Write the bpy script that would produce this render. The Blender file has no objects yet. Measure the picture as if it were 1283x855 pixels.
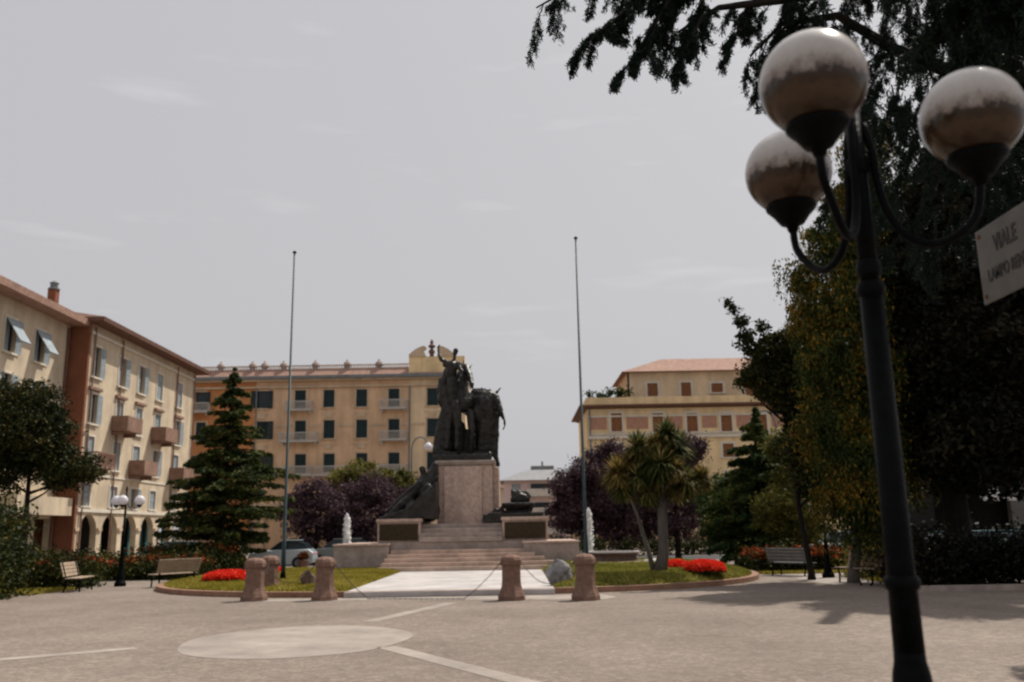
import bpy, math, random
import numpy as np
from mathutils import Vector, Matrix
random.seed(7); rng = np.random.default_rng(7)
S = bpy.context.scene
COL = S.collection
rad = math.radians

# ------------------------------------------------------------------ camera
FPX, PW, PH = 1109.0, 1283.0, 855.0
PITCH = math.atan(238 / FPX); ROLL = rad(1.0); EYE = Vector((0, 0, 1.7))
Fv = Vector((0, math.cos(PITCH), math.sin(PITCH)))
U0 = Vector((0, -math.sin(PITCH), math.cos(PITCH))); R0 = Vector((1, 0, 0))
Rv = R0 * math.cos(ROLL) - U0 * math.sin(ROLL)
Uv = U0 * math.cos(ROLL) + R0 * math.sin(ROLL)
cam = bpy.data.cameras.new('camera'); camo = bpy.data.objects.new('camera', cam); COL.objects.link(camo)
m = Matrix((Rv, Uv, -Fv)).transposed().to_4x4(); m.translation = EYE
camo.matrix_world = m
cam.sensor_width = 36; cam.lens = FPX / PW * 36; cam.clip_end = 3000; cam.clip_start = .05
cam.dof.use_dof = True; cam.dof.focus_distance = 9.0; cam.dof.aperture_fstop = 1.9
S.camera = camo

# ------------------------------------------------------------------ light
SUN = Vector((0.40, 0.37, 0.84)).normalized()
sel = math.asin(SUN.z); saz = math.atan2(SUN.x, SUN.y)
w = bpy.data.worlds.new('World'); S.world = w; w.use_nodes = True
nt = w.node_tree; N = nt.nodes; Lk = nt.links
bg = N['Background']; bg.inputs['Strength'].default_value = 0.1
sky = N.new('ShaderNodeTexSky'); sky.sky_type = 'NISHITA'; sky.sun_disc = False
sky.sun_elevation = sel; sky.sun_rotation = saz; sky.dust_density = 5; sky.air_density = 1.5
hs = N.new('ShaderNodeHueSaturation'); hs.inputs['Saturation'].default_value = .35
Lk.new(sky.outputs[0], hs.inputs['Color'])
tc = N.new('ShaderNodeTexCoord'); mp = N.new('ShaderNodeMapping'); mp.inputs['Scale'].default_value = (2.2, 2.2, 16)
no = N.new('ShaderNodeTexNoise'); no.inputs['Scale'].default_value = 2.6; no.inputs['Detail'].default_value = 6
cr = N.new('ShaderNodeValToRGB'); cr.color_ramp.elements[0].position = .60; cr.color_ramp.elements[1].position = .82
cr.color_ramp.elements[0].color = (0, 0, 0, 1); cr.color_ramp.elements[1].color = (1, 1, 1, 1)
Lk.new(tc.outputs['Generated'], mp.inputs[0]); Lk.new(mp.outputs[0], no.inputs['Vector']); Lk.new(no.outputs[0], cr.inputs[0])
flat = N.new('ShaderNodeMix'); flat.data_type = 'RGBA'
flat.inputs['A'].default_value = (5.15, 5.08, 5.28, 1); flat.inputs['B'].default_value = (6.0, 5.9, 6.1, 1)
Lk.new(cr.outputs[0], flat.inputs['Factor'])
mx = N.new('ShaderNodeMix'); mx.data_type = 'RGBA'; mx.inputs['Factor'].default_value = .82
Lk.new(hs.outputs[0], mx.inputs['A']); Lk.new(flat.outputs['Result'], mx.inputs['B']); Lk.new(mx.outputs['Result'], bg.inputs[0])
sl = bpy.data.lights.new('sun', 'SUN'); slo = bpy.data.objects.new('sun', sl); COL.objects.link(slo)
sl.energy = 4.0; sl.angle = rad(.55); sl.color = (1, .94, .84)
slo.rotation_euler = SUN.to_track_quat('Z', 'Y').to_euler(); slo.location = (40, 20, 80)
S.view_settings.view_transform = 'Standard'; S.view_settings.look = 'None'
S.view_settings.exposure = .13; S.view_settings.gamma = 1
S.render.engine = 'CYCLES'
S.cycles.filter_width = 2.2
S.cycles.max_bounces = 5; S.cycles.diffuse_bounces = 3; S.cycles.transparent_max_bounces = 6
S.cycles.use_denoising = True

# ------------------------------------------------------------------ helpers
def ray(px, py):
    return Fv + Rv * ((px - PW / 2) / FPX) + Uv * (-(py - PH / 2) / FPX)
def at(px, py, Y):
    d = ray(px, py); return EYE + d * (Y / d.y)
def atX(px, py, X):
    d = ray(px, py); return EYE + d * (X / d.x)
def gp(px, py, z=0):
    d = ray(px, py); return EYE + d * ((z - EYE.z) / d.z)

def bsdf(name, col, rough=.8):
    m = bpy.data.materials.new(name); m.use_nodes = True
    b = m.node_tree.nodes['Principled BSDF']
    b.inputs['Base Color'].default_value = (*col, 1); b.inputs['Roughness'].default_value = rough
    b.inputs['Specular IOR Level'].default_value = .3
    return m, b, m.node_tree
def mat(name, col, rough=.8, var=.25, scale=3, bump=.0, bscale=30, metal=0, col2=None, coord='Object', detail=6, stretch=None):
    """paint, stone, metal: base colour broken up by two octaves of noise, plus a bump"""
    m, b, t = bsdf(name, col, rough); n = t.nodes; l = t.links
    b.inputs['Metallic'].default_value = metal
    tc = n.new('ShaderNodeTexCoord'); mp = n.new('ShaderNodeMapping')
    if stretch: mp.inputs['Scale'].default_value = stretch
    l.new(tc.outputs[coord], mp.inputs[0])
    tx = n.new('ShaderNodeTexNoise'); tx.inputs['Scale'].default_value = scale; tx.inputs['Detail'].default_value = detail
    tx.inputs['Roughness'].default_value = .65
    l.new(mp.outputs[0], tx.inputs['Vector'])
    r = n.new('ShaderNodeValToRGB'); r.color_ramp.elements[0].position = .3; r.color_ramp.elements[1].position = .7
    c2 = col2 or tuple(min(1, c * (1 + var)) for c in col); c1 = tuple(c * (1 - var) for c in col) if not col2 else col
    r.color_ramp.elements[0].color = (*c1, 1); r.color_ramp.elements[1].color = (*c2, 1)
    l.new(tx.outputs[0], r.inputs[0]); l.new(r.outputs[0], b.inputs['Base Color'])
    if bump:
        t2 = n.new('ShaderNodeTexNoise'); t2.inputs['Scale'].default_value = bscale; t2.inputs['Detail'].default_value = 4
        l.new(mp.outputs[0], t2.inputs['Vector'])
        bp = n.new('ShaderNodeBump'); bp.inputs['Strength'].default_value = bump; bp.inputs['Distance'].default_value = .05
        l.new(t2.outputs[0], bp.inputs['Height']); l.new(bp.outputs[0], b.inputs['Normal'])
    return m
def leafmat(name, c1, c2, c3=None, clump=.6, trans=.25, p3=.8):
    """leaves: a random tint per leaf, and whole clumps of one tint"""
    m, b, t = bsdf(name, c1, .6); b.inputs['Specular IOR Level'].default_value = .1; n = t.nodes; l = t.links
    g = n.new('ShaderNodeNewGeometry'); tc = n.new('ShaderNodeTexCoord')
    no = n.new('ShaderNodeTexNoise'); no.inputs['Scale'].default_value = clump; no.inputs['Detail'].default_value = 3
    l.new(tc.outputs['Object'], no.inputs['Vector'])
    ad = n.new('ShaderNodeMath'); ad.operation = 'MULTIPLY_ADD'; ad.inputs[1].default_value = .45
    l.new(g.outputs['Random Per Island'], ad.inputs[0]); l.new(no.outputs[0], ad.inputs[2])
    r = n.new('ShaderNodeValToRGB'); e = r.color_ramp.elements
    e[0].position = .4; e[1].position = .95; e[0].color = (*c1, 1); e[1].color = (*c2, 1)
    if c3:
        e[1].position = p3; x = e.new(min(.99, p3 + .12)); x.color = (*c3, 1)
    l.new(ad.outputs[0], r.inputs[0]); l.new(r.outputs[0], b.inputs['Base Color'])
    tr = n.new('ShaderNodeBsdfTranslucent'); l.new(r.outputs[0], tr.inputs[0])
    ms = n.new('ShaderNodeMixShader'); ms.inputs[0].default_value = trans
    l.new(b.outputs[0], ms.inputs[1]); l.new(tr.outputs[0], ms.inputs[2]); l.new(ms.outputs[0], n['Material Output'].inputs[0])
    return m

def tag(o, label=None, cat=None, group=None, kind=None):
    if label: o['label'] = label
    if cat: o['category'] = cat
    if group: o['group'] = group
    if kind: o['kind'] = kind
    return o
def thing(name, label, cat, loc, rz=0, group=None):
    o = bpy.data.objects.new(name, None); COL.objects.link(o); o.empty_display_size = .2
    o.location = loc; o.rotation_euler = (0, 0, rz)
    return tag(o, label, cat, group)
def link(name, me, parent=None):
    o = bpy.data.objects.new(name, me); COL.objects.link(o)
    if parent is not None: o.parent = parent
    return o

class MB:
    """collects shapes into one mesh"""
    def __init__(s): s.v = []; s.f = []
    def add(s, vs, fs):
        k = len(s.v); s.v += [tuple(p) for p in vs]; s.f += [tuple(i + k for i in f) for f in fs]; return s
    def box(s, x0, x1, y0, y1, z0, z1):
        return s.add([(x0,y0,z0),(x1,y0,z0),(x1,y1,z0),(x0,y1,z0),(x0,y0,z1),(x1,y0,z1),(x1,y1,z1),(x0,y1,z1)],
                     [(3,2,1,0),(4,5,6,7),(0,1,5,4),(1,2,6,5),(2,3,7,6),(3,0,4,7)])
    def frustum(s, a, z0, b, z1):
        """a, b = (x0,x1,y0,y1) rectangles at z0 and z1"""
        return s.add([(a[0],a[2],z0),(a[1],a[2],z0),(a[1],a[3],z0),(a[0],a[3],z0),(b[0],b[2],z1),(b[1],b[2],z1),(b[1],b[3],z1),(b[0],b[3],z1)],
                     [(3,2,1,0),(4,5,6,7),(0,1,5,4),(1,2,6,5),(2,3,7,6),(3,0,4,7)])
    def tube(s, pts, rs, n=8, cap=True):
        pts = [Vector(p) for p in pts]
        if not hasattr(rs, '__len__'): rs = [rs] * len(pts)
        up = None; rings = []
        for i, p in enumerate(pts):
            d = (pts[min(i+1, len(pts)-1)] - pts[max(i-1, 0)]).normalized()
            if up is None: up = Vector((1,0,0)) if abs(d.x) < .8 else Vector((0,1,0))
            a = d.cross(up).normalized(); b = a.cross(d); up = b
            rings.append([p + (a * math.cos(2*math.pi*k/n) + b * math.sin(2*math.pi*k/n)) * rs[i] for k in range(n)])
        vs = [q for r in rings for q in r]; fs = []
        for i in range(len(pts) - 1):
            for k in range(n):
                fs.append((i*n+k, i*n+(k+1)%n, (i+1)*n+(k+1)%n, (i+1)*n+k))
        if cap: fs += [tuple(range(n))[::-1], tuple(range((len(pts)-1)*n, len(pts)*n))]
        return s.add(vs, fs)
    def lathe(s, prof, c=(0,0,0), n=24, ph=0):
        vs = []; fs = []
        for r, z in prof:
            for k in range(n):
                t = 2*math.pi*k/n + ph; vs.append((c[0]+r*math.cos(t), c[1]+r*math.sin(t), c[2]+z))
        for i in range(len(prof)-1):
            for k in range(n): fs.append((i*n+k, i*n+(k+1)%n, (i+1)*n+(k+1)%n, (i+1)*n+k))
        fs += [tuple(range(n))[::-1], tuple(range((len(prof)-1)*n, len(prof)*n))]
        return s.add(vs, fs)
    def ball(s, c, r, n=16, m=10):
        rr = r if hasattr(r, '__len__') else (r, r, r)
        vs = [(c[0], c[1], c[2]-rr[2])]; fs = []
        for i in range(1, m):
            a = math.pi * i / m - math.pi/2
            for k in range(n):
                t = 2*math.pi*k/n
                vs.append((c[0]+rr[0]*math.cos(a)*math.cos(t), c[1]+rr[1]*math.cos(a)*math.sin(t), c[2]+rr[2]*math.sin(a)))
        vs.append((c[0], c[1], c[2]+rr[2]))
        for k in range(n): fs.append((0, 1+(k+1)%n, 1+k)); fs.append((len(vs)-1, 1+(m-2)*n+k, 1+(m-2)*n+(k+1)%n))
        for i in range(m-2):
            for k in range(n): fs.append((1+i*n+k, 1+i*n+(k+1)%n, 1+(i+1)*n+(k+1)%n, 1+(i+1)*n+k))
        return s.add(vs, fs)
    def capsule(s, p, rp, q, rq):
        p = Vector(p); q = Vector(q); s.ball(p, rp, 10, 8); s.ball(q, rq, 10, 8)
        return s.tube([p, q], [rp, rq], 10)
    def prism(s, poly, z0, z1):
        """poly: list of (x, y)"""
        n = len(poly); vs = [(x, y, z0) for x, y in poly] + [(x, y, z1) for x, y in poly]
        return s.add(vs, [tuple(range(n))[::-1], tuple(range(n, 2*n))] + [(i, (i+1)%n, n+(i+1)%n, n+i) for i in range(n)])
    def prism_y(s, poly, y0, y1):
        """poly: list of (x, z) extruded along y"""
        n = len(poly); vs = [(x, y0, z) for x, z in poly] + [(x, y1, z) for x, z in poly]
        return s.add(vs, [tuple(range(n)), tuple(range(n, 2*n))[::-1]] + [(i, n+i, n+(i+1)%n, (i+1)%n) for i in range(n)])
    def mesh(s, name, m=None, off=None, smooth=False):
        me = bpy.data.meshes.new(name)
        v = s.v if off is None else [(a-off[0], b-off[1], c-off[2]) for a, b, c in s.v]
        me.from_pydata(v, [], s.f)
        if m: me.materials.append(m)
        if smooth: me.polygons.foreach_set('use_smooth', [True]*len(me.polygons))
        me.update(); return me
    def build(s, name, m, parent=None, world=False, smooth=False, bevel=0):
        """world=True: the coordinates are the world's, the parent only shifts them"""
        off = parent.location if (world and parent is not None) else None
        o = link(name, s.mesh(name, m, off, smooth), parent)
        if bevel:
            b = o.modifiers.new('bevel', 'BEVEL'); b.width = bevel; b.segments = 2; b.limit_method = 'ANGLE'
        return o
def fixnormals(o):
    import bmesh
    bm = bmesh.new(); bm.from_mesh(o.data); bmesh.ops.recalc_face_normals(bm, faces=bm.faces); bm.to_mesh(o.data); bm.free()
    return o

def leaves(name, P, size, m, parent, aspect=2.2, dirs=None, jitter=1.0):
    """many small leaf blades at the points P (world) as one mesh"""
    P = np.asarray(P, float); n = len(P)
    off = np.array(parent.location) if parent is not None else np.zeros(3)
    sz = size * rng.uniform(.6, 1.35, n)
    u = rng.normal(size=(n, 3))
    if dirs is not None: u = np.asarray(dirs) + u * .33 * jitter
    u /= np.linalg.norm(u, axis=1)[:, None] + 1e-9
    r = rng.normal(size=(n, 3)); v = np.cross(u, r); v /= np.linalg.norm(v, axis=1)[:, None] + 1e-9
    u = u * (sz * .5)[:, None]; v = v * (sz * .5 / aspect)[:, None]
    Q = P - off
    V = np.stack([Q - u, Q + v, Q + u, Q - v], 1).reshape(-1, 3).astype(np.float32)
    me = bpy.data.meshes.new(name)
    me.vertices.add(4*n); me.vertices.foreach_set('co', V.ravel())
    me.loops.add(4*n); me.loops.foreach_set('vertex_index', np.arange(4*n, dtype=np.int32))
    me.polygons.add(n); me.polygons.foreach_set('loop_start', np.arange(0, 4*n, 4, dtype=np.int32))
    me.polygons.foreach_set('loop_total', np.full(n, 4, np.int32))
    me.materials.append(m); me.update(calc_edges=True)
    return link(name, me, parent)
def lobe_points(lobes, n, clump=.28, per=38, power=.45):
    """clumps of leaves, most of them near the surface of uneven ellipsoid lobes"""
    lobes = [(Vector(c), (r if hasattr(r, '__len__') else (r, r, r*.85))) for c, r in lobes]
    wts = np.array([r[0]*r[1]*r[2] for c, r in lobes]) ** .7; wts /= wts.sum()
    out = []
    for (c, r), wt in zip(lobes, wts):
        k = max(3, int(n * wt / per))
        d = rng.normal(size=(k, 3)); d /= np.linalg.norm(d, axis=1)[:, None]
        rr = rng.uniform(.15, 1, k) ** power * rng.uniform(.82, 1.13, k)
        cen = np.array(c) + d * rr[:, None] * np.array(r)
        cs = clump * rng.uniform(.5, 1.5, k)
        pts = cen[:, None, :] + rng.normal(size=(k, per, 3)) * cs[:, None, None] * np.array([.6, .6, .42])
        out.append(pts.reshape(-1, 3))
    return np.concatenate(out)

# ------------------------------------------------------------------ materials
def ground_mat():
    m, b, t = bsdf('cobble_paving', (.3, .26, .235), .85); n = t.nodes; l = t.links
    tc = n.new('ShaderNodeTexCoord')
    v = n.new('ShaderNodeTexVoronoi'); v.inputs['Scale'].default_value = 11; l.new(tc.outputs['Object'], v.inputs['Vector'])
    v2 = n.new('ShaderNodeTexVoronoi'); v2.feature = 'DISTANCE_TO_EDGE'; v2.inputs['Scale'].default_value = 11; l.new(tc.outputs['Object'], v2.inputs['Vector'])
    big = n.new('ShaderNodeTexNoise'); big.inputs['Scale'].default_value = .22; big.inputs['Detail'].default_value = 8; big.inputs['Roughness'].default_value = .65
    l.new(tc.outputs['Object'], big.inputs['Vector'])
    r = n.new('ShaderNodeValToRGB'); e = r.color_ramp.elements; e[0].position = .3; e[1].position = .72
    e[0].color = (.165, .128, .103, 1); e[1].color = (.285, .232, .193, 1); l.new(big.outputs[0], r.inputs[0])
    sep = n.new('ShaderNodeSeparateColor'); l.new(v.outputs['Color'], sep.inputs[0])
    mr = n.new('ShaderNodeMapRange'); mr.inputs['To Min'].default_value = .82; mr.inputs['To Max'].default_value = 1.15; l.new(sep.outputs[0], mr.inputs['Value'])
    ed = n.new('ShaderNodeMapRange'); ed.inputs['From Max'].default_value = .09; ed.inputs['To Min'].default_value = .74; l.new(v2.outputs['Distance'], ed.inputs['Value'])
    mu = n.new('ShaderNodeMath'); mu.operation = 'MULTIPLY'; l.new(mr.outputs[0], mu.inputs[0]); l.new(ed.outputs[0], mu.inputs[1])
    vm = n.new('ShaderNodeVectorMath'); vm.operation = 'SCALE'; l.new(r.outputs[0], vm.inputs[0]); l.new(mu.outputs[0], vm.inputs['Scale'])
    l.new(vm.outputs[0], b.inputs['Base Color'])
    bp = n.new('ShaderNodeBump'); bp.inputs['Strength'].default_value = .5; bp.inputs['Distance'].default_value = .02
    l.new(ed.outputs[0], bp.inputs['Height']); l.new(bp.outputs[0], b.inputs['Normal'])
    return m
M = dict(
    cobble=ground_mat(),
    pale=mat('pale_paving', (.325, .28, .245), .85, .2, .9, .3, 40),
    slab=mat('path_slabs', (.47, .435, .42), .75, .15, .8, .2, 25),
    asphalt=mat('asphalt', (.06, .06, .062), .9, .25, 2, .4, 60),
    kerb=mat('kerb_stone', (.27, .15, .10), .85, .25, 4, .4, 30),
    soil=mat('lawn_soil', (.11, .10, .022), .95, .3, 2, .5, 30),
    granite=mat('pink_granite', (.50, .365, .30), .7, .2, 6, .25, 40),
    granite_d=mat('worn_granite', (.34, .275, .24), .8, .28, 2.2, .35, 30),
    step=mat('step_granite', (.46, .34, .275), .75, .25, 1.6, .3, 30),
    bollard=mat('red_granite', (.19, .11, .08), .8, .3, 9, .5, 30),
    plaque=mat('dark_bronze_relief', (.05, .036, .02), .55, .5, 14, .8, 9, .6),
    bronze=mat('bronze', (.011, .008, .007), .38, .6, 3.5, .5, 9, .3, col2=(.045, .042, .038)),
    iron=mat('dark_green_iron', (.003, .0035, .004), .45, .5, 20, .12, 60, 0),
    pole=mat('painted_pole', (.02, .042, .048), .5, .3, 6, 0),
    rock_b=mat('brown_rock', (.13, .085, .065), .95, .35, 5, .9, 8),
    rock_g=mat('grey_rock', (.20, .19, .185), .95, .7, 3.5, .9, 6),
    chain=mat('chain_iron', (.04, .035, .033), .6, .3, 30, 0),
    bark=mat('bark', (.014, .011, .009), .95, .35, 5, .9, 14, stretch=(1, 1, .25)),
    barkg=mat('grey_bark', (.11, .095, .08), .95, .35, 5, .9, 14, stretch=(1, 1, .25)),
    plasterO=mat('orange_plaster', (.64, .43, .27), .9, .12, .5, .1, 20),
    plasterO2=mat('deep_orange_plaster', (.50, .215, .085), .9, .15, .5, .1, 20),
    plasterY=mat('yellow_plaster', (.72, .55, .36), .9, .12, .5, .1, 20),
    plasterB=mat('ochre_plaster', (.78, .59, .335), .9, .12, .6, .1, 20),
    plasterP=mat('pale_plaster', (.56, .46, .335), .9, .18, .45, .1, 20),
    plasterR=mat('rust_plaster', (.22, .085, .045), .9, .2, .6, .1, 20),
    plasterG=mat('pink_plaster', (.55, .43, .43), .9, .12, .4, 0),
    trim=mat('stone_trim', (.55, .42, .29), .85, .15, 1.2, .1, 20),
    trimw=mat('white_trim', (.66, .60, .50), .85, .12, 1.2, .1, 20),
    balc=mat('balcony_paint', (.50, .47, .43), .7, .15, 2, 0),
    balcr=mat('red_brown_balcony', (.25, .15, .11), .85, .25, 2, 0),
    gutter=mat('zinc_gutter', (.17, .19, .20), .5, .2, 2, 0),
    tile=mat('roof_tiles', (.35, .215, .165), .9, .28, 2.5, .6, 6),
    tiled=mat('weathered_roof_tiles', (.16, .085, .06), .9, .3, 2.5, .6, 6),
    slate2=mat('dim_grey_render', (.14, .13, .12), .9, .2, 1, 0),
    slate=mat('grey_roof', (.27, .27, .28), .8, .15, 1, 0),
    brick=mat('brick_panel', (.44, .24, .165), .9, .2, 3, .3, 20),
    shutD=mat('dark_teal_shutter', (.012, .030, .034), .6, .3, 3, 0),
    shutB=mat('brown_shutter', (.26, .11, .045), .7, .25, 3, 0),
    shutL=mat('grey_blue_shutter', (.30, .35, .38), .7, .25, 3, 0),
    teal=mat('teal_shop_shutter', (.02, .13, .14), .6, .3, 2, 0),
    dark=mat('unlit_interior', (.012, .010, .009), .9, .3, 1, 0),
    awn=mat('white_awning', (.62, .58, .54), .8, .1, 2, 0),
    wood=mat('bench_boards', (.33, .25, .18), .8, .2, 5, .2, 20),
    woodg=mat('grey_bench_boards', (.12, .12, .12), .8, .2, 5, .2, 20),
    white=mat('shaded_white_enamel', (.14, .132, .118), .6, .2, 5, .05, 20, col2=(.085, .08, .07)),  # weathered white enamel, its colour darkened to stand in for the cedar's shade
    black=mat('black_lettering', (.035, .034, .033), .6, .2, 9, 0),
    rust=mat('rusty_screw', (.12, .05, .02), .8, .3, 30, 0),
    glass=mat('dark_window_glass', (.02, .03, .035), .12, .2, 2, 0),
    tyre=mat('tyre_rubber', (.015, .015, .015), .85, .2, 8, 0),
    stem=mat('flower_stems', (.03, .05, .012), .9, .3, 3, 0),
    skin=mat('skin', (.35, .2, .14), .6, .1, 5, 0),
    redc=mat('red_shirt', (.45, .035, .02), .8, .2, 5, 0),
    navy=mat('dark_trousers', (.02, .022, .035), .8, .2, 5, 0),
)
def streaks(m):
    """rain streaks and patches of old plaster, multiplied into the paint colour"""
    t = m.node_tree; n = t.nodes; l = t.links; b = n['Principled BSDF']; src = b.inputs['Base Color'].links[0].from_socket
    tc = n.new('ShaderNodeTexCoord'); fac = None; col = src
    for sc, st, lo, a, z in ((1.3, (1, 1, .10), .86, .32, .6), (.35, (1, 1, 1), .92, .35, .6), (6, (1, 1, 1), .95, .35, .65)):
        mp = n.new('ShaderNodeMapping'); mp.inputs['Scale'].default_value = st; l.new(tc.outputs['Object'], mp.inputs[0])
        no = n.new('ShaderNodeTexNoise'); no.inputs['Scale'].default_value = sc; no.inputs['Detail'].default_value = 7; l.new(mp.outputs[0], no.inputs['Vector'])
        mr = n.new('ShaderNodeMapRange'); mr.inputs['From Min'].default_value = a; mr.inputs['From Max'].default_value = z; mr.inputs['To Min'].default_value = lo; mr.inputs['To Max'].default_value = 1.05
        l.new(no.outputs[0], mr.inputs['Value']); v = n.new('ShaderNodeVectorMath'); v.operation = 'SCALE'; l.new(col, v.inputs[0]); l.new(mr.outputs[0], v.inputs['Scale']); col = v.outputs[0]
    l.new(col, b.inputs['Base Color'])
for k_ in ('plasterO', 'plasterO2', 'plasterY', 'plasterB', 'plasterP', 'plasterR', 'granite', 'granite_d', 'step', 'pale', 'slab', 'trim', 'balcr', 'bollard'): streaks(M[k_])
M['iron'].node_tree.nodes['Principled BSDF'].inputs['Specular IOR Level'].default_value = .05
L = dict(
    dark=leafmat('dark_broadleaf', (.008, .014, .006), (.028, .036, .011), (.085, .07, .018), trans=.15),
    fir=leafmat('fir_needles', (.008, .018, .008), (.045, .065, .016), (.15, .15, .035), .8, .25),
    cedar=leafmat('cedar_needles', (.006, .013, .009), (.016, .031, .021), clump=1.5, trans=.12),
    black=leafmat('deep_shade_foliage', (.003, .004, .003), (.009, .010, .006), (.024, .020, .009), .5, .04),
    pepper=leafmat('pepper_tree_leaves', (.012, .024, .008), (.06, .08, .018), (.26, .16, .025), .75, .3, .80),
    purple=leafmat('plum_leaves', (.018, .010, .014), (.085, .048, .062), (.16, .10, .11), .7, .18),
    green=leafmat('mid_green_leaves', (.012, .030, .012), (.04, .075, .02), (.13, .13, .03), .6),
    olive=leafmat('yellow_green_leaves', (.035, .045, .010), (.13, .13, .03), (.24, .20, .05), .6, .35),
    sword=leafmat('sword_leaves', (.022, .038, .010), (.085, .10, .028), (.30, .24, .09), .9, .3, .8),
    gold=leafmat('gold_sword_leaves', (.05, .05, .012), (.17, .13, .035), (.34, .24, .08), 1.2, .3),
    hedge=leafmat('hedge_leaves', (.010, .017, .006), (.035, .045, .012), (.09, .08, .015), 1.2, .15),
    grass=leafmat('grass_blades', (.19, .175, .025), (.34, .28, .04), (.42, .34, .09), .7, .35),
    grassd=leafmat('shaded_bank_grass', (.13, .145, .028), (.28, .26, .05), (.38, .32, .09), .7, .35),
    red=leafmat('red_petals', (.62, .028, .012), (.85, .06, .03), clump=2, trans=.25),
    orange=leafmat('orange_red_petals', (.26, .04, .012), (.34, .08, .025), clump=2, trans=.25),
)

# ------------------------------------------------------------------ ground
def sheet(name, poly, z, m):
    n = len(poly); me = bpy.data.meshes.new(name)
    me.from_pydata([(x, y, z) for x, y in poly], [], [tuple(range(n))]); me.materials.append(m); me.update()
    o = link(name, me); return tag(o, kind='structure')
sheet('ground', [(-900, -300), (900, -300), (900, 1500), (-900, 1500)], 0, M['cobble'])
sheet('road', [(-200, 50), (200, 50), (200, 57.5), (-200, 57.5)], .004, M['asphalt'])
c = gp(374, 802); ell = [(c.x + 1.85*math.cos(t)*(1+.02*math.sin(5*t)), c.y + 2.25*math.sin(t)) for t in np.linspace(0, 2*math.pi, 64, endpoint=False)]
sheet('pale_paving_circle', ell, .004, M['pale'])
def strip(name, p, q, w):
    p = Vector(p[:2]); q = Vector(q[:2]); d = (q-p).normalized(); n = Vector((-d.y, d.x)) * w/2
    sheet(name, [p+n, q+n, q-n, p-n], .004, M['pale'])
c2 = Vector((c.x, c.y))
strip('pale_paving_strip', (-2.0, 14.2), (1.6, 8.2), .32)
strip('pale_paving_strip', (-2.9, 18.2), (-1.6, 22.6), .32)
strip('pale_paving_strip', (-6.0, 14.6), (-11, 11.0), .32)
strip('plaza_edge_band', (-16, 24.55-.9), (16, 24.55-1.4), .55) if False else None
sheet('front_paving_band', [(-7.4, 24.75), (-7.2, 24.05), (-3, 23.75), (2.2, 22.85), (2.6, 23.5), (2.3, 24.6)], .004, M['pale'])

# the island: an oval with a paved path through its middle
IC, IA, IB = (-1.95, 35.2), 10.6, 10.2
def isl(t, k=1.0, e=2.6):
    cx, sy = math.cos(t), math.sin(t)
    return (IC[0] + k*IA*math.copysign(abs(cx)**(2/e), cx), IC[1] + k*IB*math.copysign(abs(sy)**(2/e), sy))
ring = [isl(t) for t in np.linspace(0, 2*math.pi, 180, endpoint=False)]
inner = [(IC[0]+(x-IC[0])*.978, IC[1]+(y-IC[1])*.978) for x, y in ring]
kb = MB(); n = len(ring)
vs = [(x, y, 0) for x, y in ring] + [(x, y, .15) for x, y in ring] + [(x, y, .15) for x, y in inner] + [(x, y, .0) for x, y in inner]
kb.add(vs, [(a*n+i, a*n+(i+1) % n, (a+1)*n+(i+1) % n, (a+1)*n+i) for a in range(3) for i in range(n)])
ko = fixnormals(kb.build('island_kerb', M['kerb'])); tag(ko, kind='structure')
PX0, PX1 = -4.7, 1.05
def side_poly(left):
    pts = [p for p in inner if (p[0] < PX0 if left else p[0] > PX1)]
    pts.sort(key=lambda p: math.atan2(p[1]-IC[1], p[0]-(IC[0]+(-6 if left else 6))))
    return pts
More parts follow.
